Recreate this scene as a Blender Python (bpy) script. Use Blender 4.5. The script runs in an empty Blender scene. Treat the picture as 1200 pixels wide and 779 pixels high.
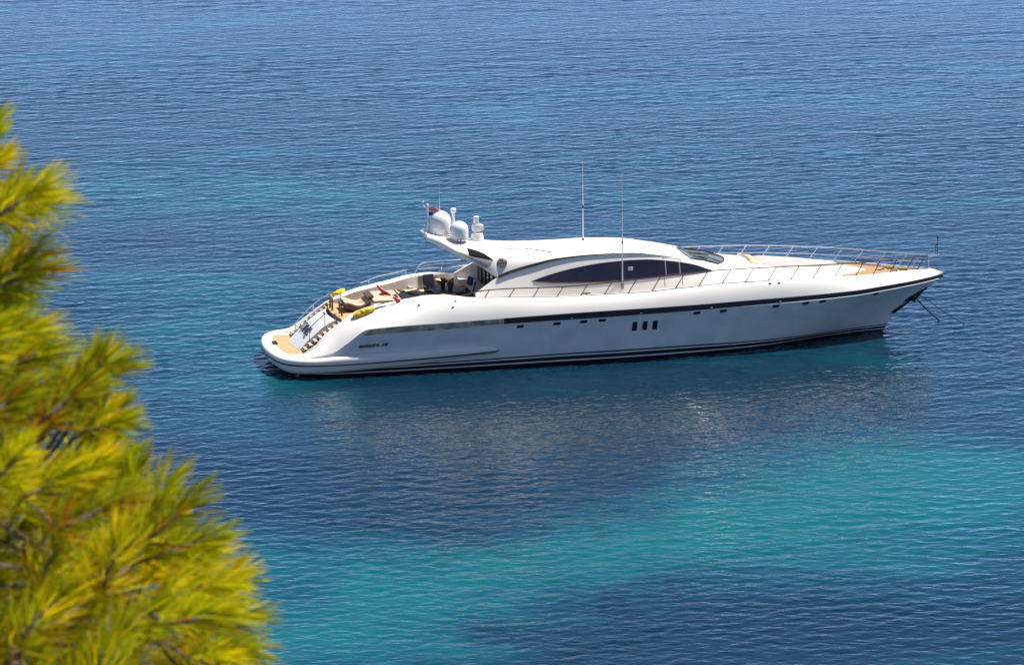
import bpy, bmesh, math, random
import numpy as np
from mathutils import Vector, Matrix, Euler

R = math.radians
scene = bpy.context.scene
COL = scene.collection

# ------------------------------------------------------------------ camera, sky, sun, exposure
EYE = 43.78
cam_d = bpy.data.cameras.new("camera")
cam_d.sensor_width = 36.0
cam_d.lens = 150.0
cam_d.clip_start = 0.1
cam_d.clip_end = 40000.0
cam_d.dof.use_dof = True
cam_d.dof.focus_distance = 196.0
cam_d.dof.aperture_fstop = 19.0
cam = bpy.data.objects.new("camera", cam_d)
COL.objects.link(cam)
cam.matrix_world = (Matrix.Translation((0, 0, EYE)) @ Matrix.Rotation(R(90 - 12.37), 4, 'X')
                    @ Matrix.Rotation(-0.01, 4, 'Z'))
scene.camera = cam

SUN_EL, SUN_AZ = R(65), R(68)          # azimuth measured from the view direction (+Y) towards +X
world = bpy.data.worlds.new("World")
scene.world = world
world.use_nodes = True
wn = world.node_tree
wn.nodes.clear()
sky = wn.nodes.new("ShaderNodeTexSky")
sky.sky_type = 'NISHITA'
sky.sun_disc = False
sky.sun_elevation = SUN_EL
sky.sun_rotation = SUN_AZ
sky.altitude = 20
sky.air_density = 0.27
sky.dust_density = 0.0
sky.ozone_density = 0.7
bg = wn.nodes.new("ShaderNodeBackground")
bg.inputs["Strength"].default_value = 0.15
wo = wn.nodes.new("ShaderNodeOutputWorld")
wn.links.new(sky.outputs[0], bg.inputs[0])
wn.links.new(bg.outputs[0], wo.inputs[0])

sun_d = bpy.data.lights.new("sun", 'SUN')
sun_d.energy = 4.2
sun_d.angle = R(0.53)
sun_d.color = (1.0, 0.94, 0.845)
sun = bpy.data.objects.new("sun", sun_d)
COL.objects.link(sun)
sv = Vector((math.sin(SUN_AZ) * math.cos(SUN_EL), math.cos(SUN_AZ) * math.cos(SUN_EL), math.sin(SUN_EL)))
sun.rotation_euler = sv.to_track_quat('Z', 'Y').to_euler()
sun.location = (60, 120, 160)

scene.render.engine = 'CYCLES'
scene.view_settings.view_transform = 'Standard'
scene.view_settings.look = 'None'
scene.view_settings.exposure = 0.85
scene.view_settings.gamma = 1.0
scene.view_settings.use_curve_mapping = False
scene.cycles.max_bounces = 8
scene.cycles.sample_clamp_indirect = 6.0

# ------------------------------------------------------------------ materials
def mat(name, col, rough=0.5, metal=0.0, spec=0.5, coat=0.0, noise=None, bump=None, trans=None):
    """Principled material; noise=(scale, amount, colour2) breaks the colour up, bump=(scale, height)."""
    m = bpy.data.materials.new(name)
    m.use_nodes = True
    nt = m.node_tree
    b = nt.nodes["Principled BSDF"]
    b.inputs["Base Color"].default_value = (*col, 1)
    b.inputs["Roughness"].default_value = rough
    b.inputs["Metallic"].default_value = metal
    b.inputs["Specular IOR Level"].default_value = spec
    b.inputs["Coat Weight"].default_value = coat
    b.inputs["Coat Roughness"].default_value = 0.12
    tc = nt.nodes.new("ShaderNodeTexCoord")
    if noise:
        n = nt.nodes.new("ShaderNodeTexNoise")
        n.inputs["Scale"].default_value = noise[0]
        n.inputs["Detail"].default_value = 5
        nt.links.new(tc.outputs["Object"], n.inputs["Vector"])
        mr = nt.nodes.new("ShaderNodeMapRange")
        mr.inputs["From Min"].default_value = 0.35
        mr.inputs["From Max"].default_value = 0.7
        mr.inputs["To Max"].default_value = noise[1]
        nt.links.new(n.outputs["Fac"], mr.inputs["Value"])
        mx = nt.nodes.new("ShaderNodeMix")
        mx.data_type = 'RGBA'
        mx.inputs["A"].default_value = (*col, 1)
        mx.inputs["B"].default_value = (*noise[2], 1)
        nt.links.new(mr.outputs[0], mx.inputs["Factor"])
        nt.links.new(mx.outputs["Result"], b.inputs["Base Color"])
    if bump:
        n2 = nt.nodes.new("ShaderNodeTexNoise")
        n2.inputs["Scale"].default_value = bump[0]
        n2.inputs["Detail"].default_value = 4
        nt.links.new(tc.outputs["Object"], n2.inputs["Vector"])
        bp = nt.nodes.new("ShaderNodeBump")
        bp.inputs["Distance"].default_value = bump[1]
        nt.links.new(n2.outputs["Fac"], bp.inputs["Height"])
        nt.links.new(bp.outputs[0], b.inputs["Normal"])
    return m

def plank_mat(name, col, col2, seam, width=0.09):
    """teak planks running fore and aft: tone varies per plank, dark caulking between"""
    m = bpy.data.materials.new(name)
    m.use_nodes = True
    nt = m.node_tree
    b = nt.nodes["Principled BSDF"]
    b.inputs["Roughness"].default_value = 0.7
    tc = nt.nodes.new("ShaderNodeTexCoord")
    sep = nt.nodes.new("ShaderNodeSeparateXYZ")
    nt.links.new(tc.outputs["Object"], sep.inputs[0])
    dv = nt.nodes.new("ShaderNodeMath"); dv.operation = 'DIVIDE'; dv.inputs[1].default_value = width
    nt.links.new(sep.outputs["Y"], dv.inputs[0])
    fl = nt.nodes.new("ShaderNodeMath"); fl.operation = 'FLOOR'
    fr = nt.nodes.new("ShaderNodeMath"); fr.operation = 'FRACT'
    nt.links.new(dv.outputs[0], fl.inputs[0]); nt.links.new(dv.outputs[0], fr.inputs[0])
    wn_ = nt.nodes.new("ShaderNodeTexWhiteNoise"); wn_.noise_dimensions = '1D'
    nt.links.new(fl.outputs[0], wn_.inputs["W"])
    mx = nt.nodes.new("ShaderNodeMix"); mx.data_type = 'RGBA'
    mx.inputs["A"].default_value = (*col, 1); mx.inputs["B"].default_value = (*col2, 1)
    nt.links.new(wn_.outputs["Value"], mx.inputs["Factor"])
    lt = nt.nodes.new("ShaderNodeMath"); lt.operation = 'LESS_THAN'; lt.inputs[1].default_value = 0.09
    nt.links.new(fr.outputs[0], lt.inputs[0])
    m2 = nt.nodes.new("ShaderNodeMix"); m2.data_type = 'RGBA'
    m2.inputs["B"].default_value = (*seam, 1)
    nt.links.new(lt.outputs[0], m2.inputs["Factor"]); nt.links.new(mx.outputs["Result"], m2.inputs["A"])
    nt.links.new(m2.outputs["Result"], b.inputs["Base Color"])
    return m

W = {}
W['gel'] = mat('white_gelcoat', (0.82, 0.785, 0.72), 0.45, spec=0.3, noise=(0.6, 0.35, (0.76, 0.725, 0.66)))
W['side'] = mat('hull_side_gelcoat', (0.78, 0.78, 0.78), 0.12, coat=0.3, noise=(1.1, 0.9, (0.64, 0.65, 0.64)))  # grey mottling painted in for light rippling off the water
W['black'] = mat('black_antifouling', (0.006, 0.007, 0.009), 0.4, noise=(3, 0.5, (0.02, 0.022, 0.02)))
W['band'] = mat('dark_band_gloss', (0.012, 0.009, 0.010), 0.14, coat=0.5, noise=(1.5, .5, (0.02, .015, .014)))
W['grille'] = mat('bronze_grille', (0.20, 0.18, 0.13), 0.35, 0.1, noise=(3.0, 1.0, (0.55, 0.51, 0.40)))  # pale mottling imitates reflections, painted into the bronze
W['glass'] = mat('tinted_glass', (0.012, 0.011, 0.022), 0.06, spec=0.7, noise=(0.7, .7, (0.03, 0.018, 0.03)))
W['wind'] = mat('windscreen_glass', (0.15, 0.17, 0.15), 0.28, spec=0.5, noise=(1.2, .6, (0.06, .07, .07)))
W['dark'] = mat('dark_plastic', (0.012, 0.011, 0.013), 0.4, noise=(8, .5, (0.03, .028, .028)))
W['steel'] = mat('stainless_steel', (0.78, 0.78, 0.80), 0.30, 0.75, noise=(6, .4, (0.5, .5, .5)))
W['shadesteel'] = mat('shaded_tube_steel', (0.10, 0.09, 0.085), 0.30, 0.5, noise=(6, .4, (0.16, .145, .14)))  # stainless tubing with shade and dark reflections put into its colour
W['teak'] = plank_mat('teak_planks', (0.46, 0.30, 0.14), (0.54, 0.36, 0.17), (0.18, 0.11, 0.06), 0.075)
W['foreteak'] = plank_mat('foredeck_teak_planks', (0.36, 0.205, 0.085), (0.43, 0.25, 0.11), (0.15, 0.085, 0.045), 0.075)
W['litteak'] = plank_mat('lit_tread_teak', (0.50, 0.38, 0.25), (0.58, 0.44, 0.28), (0.24, 0.17, 0.11), 0.075)  # tread teak, paler for the light painted into it
W['wood'] = mat('varnished_wood_and_shade', (0.16, 0.085, 0.045), 0.3, noise=(9, .7, (0.09, 0.045, 0.025)))
W['darkwood'] = mat('dark_table_wood', (0.075, 0.038, 0.03), 0.38, noise=(7, .6, (0.04, 0.02, 0.017)))
W['nonskid'] = mat('nonskid_deck', (0.70, 0.62, 0.57), 0.7, noise=(5, .5, (0.62, .55, .5)), bump=(60, .004))
W['cushion'] = mat('beige_cushion', (0.56, 0.43, 0.29), 0.85, noise=(6, .5, (0.48, .36, .24)), bump=(9, .02))
W['brown'] = mat('brown_cushion', (0.10, 0.072, 0.055), 0.85, noise=(6, .6, (0.15, .11, .085)), bump=(9, .02))
W['taupe'] = mat('taupe_pad', (0.45, 0.395, 0.38), 0.85, noise=(3, .5, (0.51, .45, .43)), bump=(7, .015))
W['grey'] = mat('grey_upholstery_and_shade', (0.34, 0.33, 0.36), 0.8, noise=(5, .5, (0.27, .26, .29)), bump=(8, .02))
W['yellow'] = mat('yellow_canvas', (0.80, 0.56, 0.012), 0.6, noise=(9, .7, (0.66, .40, .008)), bump=(11, .06))
W['red'] = mat('red_bunting', (0.60, 0.012, 0.018), 0.75, noise=(6, .6, (0.40, .006, .012)), bump=(8, .05))
W['pink'] = mat('faded_red_bunting', (0.62, 0.16, 0.24), 0.75, noise=(6, .6, (0.70, .30, .38)), bump=(8, .05))
W['blue'] = mat('blue_bunting', (0.03, 0.06, 0.33), 0.7, noise=(8, .4, (0.02, .04, .24)))
W['white'] = mat('white_paint', (0.80, 0.80, 0.79), 0.3, noise=(4, .4, (0.74, .74, .73)))
W['dome'] = mat('radome_plastic', (0.78, 0.78, 0.79), 0.35, noise=(3, .4, (0.72, .72, .73)))
W['navy'] = mat('navy_towel', (0.008, 0.012, 0.03), 0.9, noise=(9, .5, (0.02, .025, .05)), bump=(30, .01))
W['stripe'] = mat('pale_towel', (0.62, 0.66, 0.72), 0.9, noise=(9, .5, (0.5, .55, .62)), bump=(30, .01))
W['leaf'] = mat('pot_plant_leaf', (0.06, 0.11, 0.02), 0.5, noise=(12, .7, (0.12, .17, .03)))
W['teal'] = mat('turquoise_cloth', (0.02, 0.33, 0.42), 0.8, noise=(9, .5, (0.02, .25, .33)))
W['plaque'] = mat('brass_plaque', (0.34, 0.29, 0.22), 0.35, 0.5, noise=(9, .8, (0.16, .13, .10)))
W['letter'] = mat('dark_lettering', (0.012, 0.014, 0.03), 0.35, noise=(9, .3, (0.02, .02, .04)))
W['chain'] = mat('anchor_chain_steel', (0.05, 0.045, 0.045), 0.5, 0.6, noise=(9, .6, (0.12, .10, .09)))
W['brass'] = mat('yellow_winch_cover', (0.42, 0.36, 0.03), 0.4, 0.2, noise=(9, .6, (0.2, .2, .05)))
W['matt'] = mat('matt_black_opening', (0.012, 0.012, 0.014), 0.9, spec=0.1, noise=(8, .5, (0.02, .02, .022)))
W['seam'] = mat('seam_sealant', (0.16, 0.14, 0.13), 0.6, noise=(9, .4, (0.22, .2, .18)))

# ------------------------------------------------------------------ helpers
def link(name, verts, faces, m, parent=None, smooth=True, idx=None, sharp=None):
    me = bpy.data.meshes.new(name)
    me.from_pydata([tuple(v) for v in verts], [], faces)
    me.update()
    for x in (m if isinstance(m, (list, tuple)) else [m]):
        me.materials.append(x)
    if idx is not None:
        me.polygons.foreach_set("material_index", idx)
    if smooth:
        me.polygons.foreach_set("use_smooth", [True] * len(me.polygons))
        if sharp:
            me.set_sharp_from_angle(angle=R(sharp))
    o = bpy.data.objects.new(name, me)
    COL.objects.link(o)
    if parent is not None:
        o.parent = parent
    return o

def fix_normals(o):
    bm = bmesh.new(); bm.from_mesh(o.data)
    bmesh.ops.recalc_face_normals(bm, faces=bm.faces)
    bm.to_mesh(o.data); bm.free()
    return o

def tag(o, label=None, cat=None, group=None, kind=None):
    if label: o["label"] = label
    if cat: o["category"] = cat
    if group: o["group"] = group
    if kind: o["kind"] = kind
    return o

def empty(name, parent_like, loc):
    """top-level Empty standing in the yacht's frame (yacht local coordinates)"""
    o = bpy.data.objects.new(name, None)
    COL.objects.link(o)
    o.empty_display_size = 0.3
    o.matrix_world = BOAT_M @ Matrix.Translation(loc)
    return o

def pchip(tab):
    a = np.array(tab, float); x, y = a[:, 0], a[:, 1]
    h = np.diff(x); d = np.diff(y) / h
    m = np.zeros(len(x)); m[0], m[-1] = d[0], d[-1]
    for i in range(1, len(x) - 1):
        if d[i - 1] * d[i] > 0:
            w1, w2 = 2 * h[i] + h[i - 1], h[i] + 2 * h[i - 1]
            m[i] = (w1 + w2) / (w1 / d[i - 1] + w2 / d[i])
    def f(v):
        v = np.clip(np.asarray(v, float), x[0], x[-1])
        i = np.clip(np.searchsorted(x, v, side='right') - 1, 0, len(x) - 2)
        t = (v - x[i]) / h[i]
        return ((2*t**3 - 3*t**2 + 1) * y[i] + (t**3 - 2*t**2 + t) * h[i] * m[i]
                + (-2*t**3 + 3*t**2) * y[i + 1] + (t**3 - t**2) * h[i] * m[i + 1])
    return f

class MB:
    """collects simple solids into one mesh"""
    def __init__(s): s.v, s.f, s.k, s.cur = [], [], [], 0
    def mi(s, k): s.cur = k; return s
    def add(s, vs, fs):
        n = len(s.v); s.v += [tuple(v) for v in vs]
        s.f += [tuple(n + i for i in f) for f in fs]; s.k += [s.cur] * len(fs)
        return s
    def box(s, c, d, rot=None, bev=0.0):
        bm = bmesh.new()
        bmesh.ops.create_cube(bm, size=1)
        bmesh.ops.scale(bm, vec=d, verts=bm.verts)
        if bev > 0:
            bmesh.ops.bevel(bm, geom=list(bm.edges), offset=bev, segments=2, affect='EDGES', profile=.6)
        M = Matrix.Translation(c) @ (rot.to_4x4() if rot is not None else Matrix.Identity(4))
        bm.verts.index_update()
        vs = [M @ v.co for v in bm.verts]
        s.add(vs, [[v.index for v in f.verts] for f in bm.faces]); bm.free()
        return s
    def tube(s, pts, r, n=8, cap=True):
        pts = [Vector(p) for p in pts]
        rs = r if isinstance(r, (list, tuple)) else [r] * len(pts)
        vs, fs = [], []
        t0 = (pts[1] - pts[0]).normalized()
        up = Vector((0, 0, 1)) if abs(t0.z) < .9 else Vector((1, 0, 0))
        for i, p in enumerate(pts):
            a = pts[max(0, i - 1)]; b = pts[min(len(pts) - 1, i + 1)]
            t = (b - a).normalized()
            x = t.cross(up)
            if x.length < 1e-4: x = t.cross(Vector((0, 1, 0)))
            x.normalize(); y = x.cross(t).normalized()
            for k in range(n):
                q = 2 * math.pi * k / n
                vs.append(p + (x * math.cos(q) + y * math.sin(q)) * rs[i])
        for i in range(len(pts) - 1):
            for k in range(n):
                k2 = (k + 1) % n
                fs.append((i*n + k, i*n + k2, (i+1)*n + k2, (i+1)*n + k))
        if cap:
            fs.append(tuple(range(n))[::-1]); fs.append(tuple((len(pts)-1)*n + k for k in range(n)))
        return s.add(vs, fs)
    def lathe(s, c, prof, n=28):
        """prof: (radius, z) from bottom to top"""
        vs, fs = [], []
        c = Vector(c)
        for r, z in prof:
            for k in range(n):
                q = 2 * math.pi * k / n
                vs.append(c + Vector((r * math.cos(q), r * math.sin(q), z)))
        for i in range(len(prof) - 1):
            for k in range(n):
                k2 = (k + 1) % n
                fs.append((i*n + k, i*n + k2, (i+1)*n + k2, (i+1)*n + k))
        fs.append(tuple(range(n))[::-1]); fs.append(tuple((len(prof)-1)*n + k for k in range(n)))
        return s.add(vs, fs)
    def build(s, name, m, parent=None, smooth=True, sharp=35):
        o = link(name, s.v, s.f, m, parent, smooth, s.k, sharp)
        return fix_normals(o)

def catmull(pts, n=8):
    P = [Vector(p) for p in pts]
    P = [2*P[0] - P[1]] + P + [2*P[-1] - P[-2]]
    out = []
    for i in range(1, len(P) - 2):
        for k in range(n):
            t = k / n
            out.append(0.5 * ((2*P[i]) + (P[i+1]-P[i-1])*t + (2*P[i-1]-5*P[i]+4*P[i+1]-P[i+2])*t*t
                              + (-P[i-1]+3*P[i]-3*P[i+1]+P[i+2])*t**3))
    out.append(P[-2])
    return out

def grid_faces(nr, nc, closed=False):
    """rows x cols lattice"""
    fs = []
    for i in range(nr - 1):
        for j in range(nc if closed else nc - 1):
            j2 = (j + 1) % nc
            fs.append((i*nc + j, i*nc + j2, (i+1)*nc + j2, (i+1)*nc + j))
    return fs

BOAT_M = Matrix.Translation((-11.57, 192.96, 0)) @ Matrix.Rotation(R(12.05), 4, 'Z')
def L(x, s, z):
    """yacht coordinates: x forward of the stern, s to starboard, z above the waterline"""
    return Vector((x, -s, z))
# ------------------------------------------------------------------ sea
def sea_material():
    m = bpy.data.materials.new('sea_water')
    m.use_nodes = True
    nt = m.node_tree; N = nt.nodes; K = nt.links
    b = N["Principled BSDF"]
    b.inputs["Roughness"].default_value = 0.05
    b.inputs["IOR"].default_value = 1.333
    b.inputs["Specular IOR Level"].default_value = 0.37
    geo = N.new("ShaderNodeNewGeometry")
    pos = geo.outputs["Position"]
    def math_(op, a, c=None, clamp=False):
        n = N.new("ShaderNodeMath"); n.operation = op; n.use_clamp = clamp
        for i, v in enumerate((a, c)):
            if v is None: continue
            if isinstance(v, (int, float)): n.inputs[i].default_value = v
            else: K.new(v, n.inputs[i])
        return n.outputs[0]
    def mapped(rot, sx, sy, off=(0, 0, 0)):
        n = N.new("ShaderNodeMapping"); n.vector_type = 'TEXTURE'
        n.inputs["Rotation"].default_value = (0, 0, R(rot))
        n.inputs["Scale"].default_value = (sx, sy, 1)
        n.inputs["Location"].default_value = off
        K.new(pos, n.inputs["Vector"]); return n.outputs[0]
    def noise(vec, scale, detail=2.0, rough=.5, dist=0.0):
        n = N.new("ShaderNodeTexNoise"); n.noise_dimensions = '2D'
        n.inputs["Scale"].default_value = scale; n.inputs["Detail"].default_value = detail
        n.inputs["Roughness"].default_value = rough; n.inputs["Distortion"].default_value = dist
        K.new(vec, n.inputs["Vector"]); return n.outputs["Fac"]
    # ---- sea bed tone: sand patches (turquoise) and sea grass (deep blue) seen through the water
    big = noise(mapped(12, 1.3, 1.0), 0.055, 6, .62, .6)
    fine = noise(mapped(-6, 1.3, 1.0), 0.20, 6, .7, .5)
    total = None
    for cx, cy, rx, ry, rot, amp in SAND:
        n = N.new("ShaderNodeMapping"); n.vector_type = 'TEXTURE'
        n.inputs["Location"].default_value = (cx, cy, 0)
        n.inputs["Rotation"].default_value = (0, 0, R(rot))
        n.inputs["Scale"].default_value = (rx, ry, 1)
        K.new(pos, n.inputs["Vector"])
        ln = N.new("ShaderNodeVectorMath"); ln.operation = 'LENGTH'
        flat = N.new("ShaderNodeVectorMath"); flat.operation = 'MULTIPLY'; flat.inputs[1].default_value = (1, 1, 0)
        K.new(n.outputs[0], flat.inputs[0]); K.new(flat.outputs[0], ln.inputs[0])
        sq = math_('MULTIPLY', ln.outputs["Value"], ln.outputs["Value"])
        g = math_('POWER', 2.718, math_('MULTIPLY', sq, -1.0))
        g = math_('MULTIPLY', g, amp)
        total = g if total is None else math_('ADD', total, g)
    jitter = math_('ADD', math_('MULTIPLY', math_('SUBTRACT', big, .5), 1.5), math_('MULTIPLY', math_('SUBTRACT', fine, .5), 1.15))
    f = math_('ADD', total, jitter)
    cr = N.new("ShaderNodeValToRGB")
    e = cr.color_ramp.elements
    e[0].position = 0.0; e[0].color = (*SEA[0], 1)
    e[1].position = 1.0; e[1].color = (*SEA[3], 1)
    for p, c in ((.33, SEA[1]), (.66, SEA[2])):
        q = e.new(p); q.color = (*c, 1)
    K.new(math_('ADD', f, 0.0, True), cr.inputs[0])
    K.new(cr.outputs[0], b.inputs["Base Color"])
    # ---- waves: heights in metres
    h = None
    for rot, sx, sy, scale, amp, det, dist in WAVES:
        w = math_('MULTIPLY', noise(mapped(rot, sx, sy), scale, det, .55, dist), amp)
        h = w if h is None else math_('ADD', h, w)
    gust = noise(mapped(8, 3.0, 1.0), 0.03, 3, .55, .5)      # wind lanes: rougher and calmer water
    gm = N.new("ShaderNodeMapRange")
    gm.inputs["From Min"].default_value = .3; gm.inputs["From Max"].default_value = .7
    gm.inputs["To Min"].default_value = .7; gm.inputs["To Max"].default_value = 1.25
    K.new(gust, gm.inputs["Value"])
    h = math_('MULTIPLY', h, gm.outputs[0])
    bmp = N.new("ShaderNodeBump")
    bmp.inputs["Strength"].default_value = 1.0
    bmp.inputs["Distance"].default_value = 1.0
    K.new(h, bmp.inputs["Height"])
    K.new(bmp.outputs[0], b.inputs["Normal"])
    return m

# centre x, y, radii, rotation and strength of the pale sandy patches on the sea bed
SAND = [
    (9, 165, 15, 5.5, 48, .75), (18, 167, 9, 11, 0, .75), (12, 160, 8, 5, 15, .45), (-6, 156, 6, 10, 25, .75), (-7, 148, 6, 5, 0, .6), (1, 158, 6, 3.5, 20, .35),
    (8, 147, 5.0, 3.6, 15, -.65), (16, 149, 7, 3.0, 10, -.45), (-13, 173, 3.0, 9, 40, -.3), (1, 176, 12, 4, 35, -.35),
    (-13, 193, 6, 16, 12, .62), (-17, 233, 14, 17, 0, .55), (14, 267, 26, 16, 0, .30), (-34, 290, 26, 18, 0, .15), (34, 225, 12, 12, 0, .1),
    (60, 330, 60, 30, 0, .2),
]
SEA = [(0.0002, 0.0185, 0.038), (0.0001, 0.036, 0.060), (0.0001, 0.066, 0.088), (0.0001, 0.092, 0.106)]
WAVES = [
    # rot, stretch x, stretch y, scale (1/m), height, detail, distortion : ripples finer than the mesh
    (20, 1.5, 1.0, 2.6, 0.022, 1.5, 0.3),
    (-34, 1.3, 1.0, 4.5, 0.011, 2.0, 0.3),
]
sea_mat = sea_material()

def sea_surface():
    """one sheet to the horizon; waves are real relief where they can be made out, flat beyond"""
    ys = [102.0]
    while ys[-1] < 520:
        ys.append(ys[-1] + max(0.075, 0.65 * ys[-1] ** 2 / (5000 * EYE)))
    ys = np.array([-500, -100, 20, 70, 95] + ys + [560, 640, 800, 1200, 3000, 9000, 30000], float)
    u = np.linspace(-1, 1, 680)
    u = np.concatenate([[-160, -30, -6, -2, -1.3], u, [1.3, 2, 6, 30, 160]])
    half = np.maximum(ys, 100) * math.tan(R(9.6))
    X = u[None, :] * half[:, None]
    Y = np.repeat(ys[:, None], len(u), 1)
    dy = np.gradient(ys)[:, None]
    rng = np.random.default_rng(5)
    Z = np.zeros_like(X)
    lam = np.exp(np.linspace(math.log(0.34), math.log(6.0), WAVE_N))
    head = R(WAVE_HEAD)
    g = np.zeros_like(X)                         # wind lanes
    for l, a in ((70, .9), (38, .7), (21, .6), (12, .5)):
        for k in range(2):
            th = R(90) + rng.normal(0, .35)
            g += a * np.sin(2 * np.pi / l * (X * np.cos(th) * .45 + Y * np.sin(th)) + rng.uniform(0, 6.28))
    g = np.clip(1 + .16 * g, .5, 1.6)
    for l in lam:
        th = head + rng.normal(0, .60 if l < 2 else .4)
        k = 2 * np.pi / l
        slope = WAVE_SLOPE * (1.0 if l < .9 else (.9 / l) ** 1.45)
        amp = slope / k
        damp = np.clip((l / dy - 1.2) / 1.3, 0, 1)
        ph = k * (X * np.cos(th) + Y * np.sin(th)) + rng.uniform(0, 6.28)
        Z += amp * damp * (np.sin(ph) + .22 * np.cos(2 * ph))
    g *= 1 - .38 * np.exp(-((X - 3) / 15) ** 2 - ((Y - 182) / 10) ** 2)        # waves flattened in the yacht's lee to strengthen the shimmer
    Z *= g
    edge = np.clip((1.0 - np.abs(u)) / .04, 0, 1)[None, :] * np.clip((ys - 101) / 4, 0, 1)[:, None] * np.clip((519 - ys) / 30, 0, 1)[:, None]
    Z *= edge
    co = np.stack([X, Y, Z], 2).reshape(-1, 3).astype(np.float32)
    nr, nc = X.shape
    i, j = np.meshgrid(np.arange(nr - 1), np.arange(nc - 1), indexing='ij')
    q = np.stack([i*nc + j, i*nc + j + 1, (i+1)*nc + j + 1, (i+1)*nc + j], 2).reshape(-1, 4).astype(np.int32)
    me = bpy.data.meshes.new('sea')
    me.vertices.add(len(co)); me.vertices.foreach_set('co', co.ravel())
    me.loops.add(q.size); me.loops.foreach_set('vertex_index', q.ravel())
    me.polygons.add(len(q))
    me.polygons.foreach_set('loop_start', np.arange(len(q), dtype=np.int32) * 4)
    me.polygons.foreach_set('use_smooth', np.ones(len(q), dtype=bool))
    me.update(calc_edges=True); me.validate()
    me.materials.append(sea_mat)
    o = bpy.data.objects.new('sea', me); COL.objects.link(o)
    tag(o, kind='structure')
WAVE_N, WAVE_SLOPE, WAVE_HEAD = 84, 0.0145, 100
sea_surface()

# the headland the photograph is taken from (below and behind the viewer)
def headland():
    prof = [(-60, 44.5), (-12, 42.6), (-2, 42.15), (1.2, 42.05), (2.6, 40.9), (4.2, 38.6), (6.5, 37.4), (9, 35.0), (13, 30), (18, 23),
            (24, 15), (30, 8), (36, 2.0), (41, -1.0), (46, -4)]
    rnd = random.Random(3)
    xs = np.linspace(-120, 120, 81)
    vs = []
    for j, (y, z) in enumerate(prof):
        for x in xs:
            k = min(1, max(0, (y - 2) / 8))
            near = min(1.0, abs(x) / 8)
            vs.append((x + rnd.uniform(-.6, .6) * near, y + (rnd.uniform(-1.2, 1.2) - abs(x) * .06) * k,
                       z + rnd.uniform(-.9, .5) * k * (0.3 + .7 * near)))
    m = mat('headland_rock', (0.30, 0.24, 0.18), 0.9, noise=(0.5, .8, (0.10, 0.11, 0.05)), bump=(1.5, .4))
    o = link('headland', vs, grid_faces(len(prof), len(xs)), m, smooth=True)
    fix_normals(o)
    tag(o, kind='structure')
headland()
# ------------------------------------------------------------------ motor yacht
yacht = bpy.data.objects.new("motor_yacht", None)
COL.objects.link(yacht)
yacht.matrix_world = BOAT_M
tag(yacht, "long white motor yacht with dark stripe along its hull, anchored on blue sea", "yacht")

# longitudinal lines of the hull (x, half breadth / height)
Ks = pchip([(1.3, 3.05), (2, 3.30), (3, 3.42), (4.2, 3.48), (8.7, 3.53), (15, 3.52), (19.2, 3.44), (23.4, 3.13), (26, 2.78), (27.8, 2.39), (29.6, 1.79), (31, 1.18), (32.2, .5), (32.86, 0)])
Kz = pchip([(1.3, .95), (2, 1.0), (2.7, 1.08), (3.4, 1.45), (4.14, 1.92), (8.7, 2.05), (10.7, 2.13), (15, 2.18), (19, 2.24), (23.4, 2.31), (27.8, 2.33), (29.6, 2.39), (32.86, 2.46)])
Bz = pchip([(1.3, .97), (2, 1.04), (2.7, 1.16), (3.4, 1.60), (4.4, 2.22), (9, 2.36), (15, 2.48), (19, 2.51), (23.4, 2.55), (27.8, 2.55), (29.6, 2.59), (32.92, 2.63)])
Ts = pchip([(1.7, 2.25), (4, 2.32), (6, 2.5), (7.5, 2.72), (9, 2.93), (11, 3.03), (18, 3.05), (20, 3.0), (22, 2.88), (23.6, 2.78), (24.7, 2.66), (25.8, 2.48), (26.9, 2.23), (27.9, 1.95), (29, 1.6), (30, 1.1), (31, .63), (32.2, .25), (32.95, 0)])
Tz = pchip([(1.7, .98), (2.0, 1.15), (2.38, 1.62), (2.88, 2.04), (3.38, 2.38), (3.87, 2.62), (4.77, 2.92), (5.84, 3.11), (6.5, 3.22), (7.4, 3.38), (8.35, 3.42), (9.2, 3.34), (11.2, 3.27), (13.5, 3.17), (17, 3.18), (19.1, 3.27), (21.4, 3.35), (23.6, 3.33), (25.8, 3.26), (27.9, 3.16), (29, 3.1), (31, 2.98), (32.2, 2.9), (32.95, 2.68)])
Cs = pchip([(1.3, 2.6), (3, 3.1), (8, 3.22), (15, 3.22), (19, 3.0), (21.5, 2.68), (23.7, 2.2), (25.7, 1.6), (27.6, .92), (29.3, .35), (30.5, 0)])
Cz = pchip([(1.3, .4), (8, .45), (11, .5), (15, .54), (19.3, .52), (21.5, .47), (23.7, .42), (25.7, .42), (27.6, .52), (29.3, .65), (30.5, .76)])
Zb = pchip([(1.3, .35), (9.5, .46), (14.4, .53), (19.3, .51), (21.5, .45), (23.7, .39), (25.5, .35), (27.1, .31), (30.1, .33)])
Ws = pchip([(1.3, 2.5), (3, 3.0), (8, 3.15), (15, 3.16), (19, 2.92), (21.5, 2.55), (23.7, 2.0), (25.7, 1.15), (27.6, .45), (29, .12), (29.95, 0)])
flare = pchip([(1.3, 0), (15, .02), (22, .08), (27, .16), (30, .12), (32.9, 0)])

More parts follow.
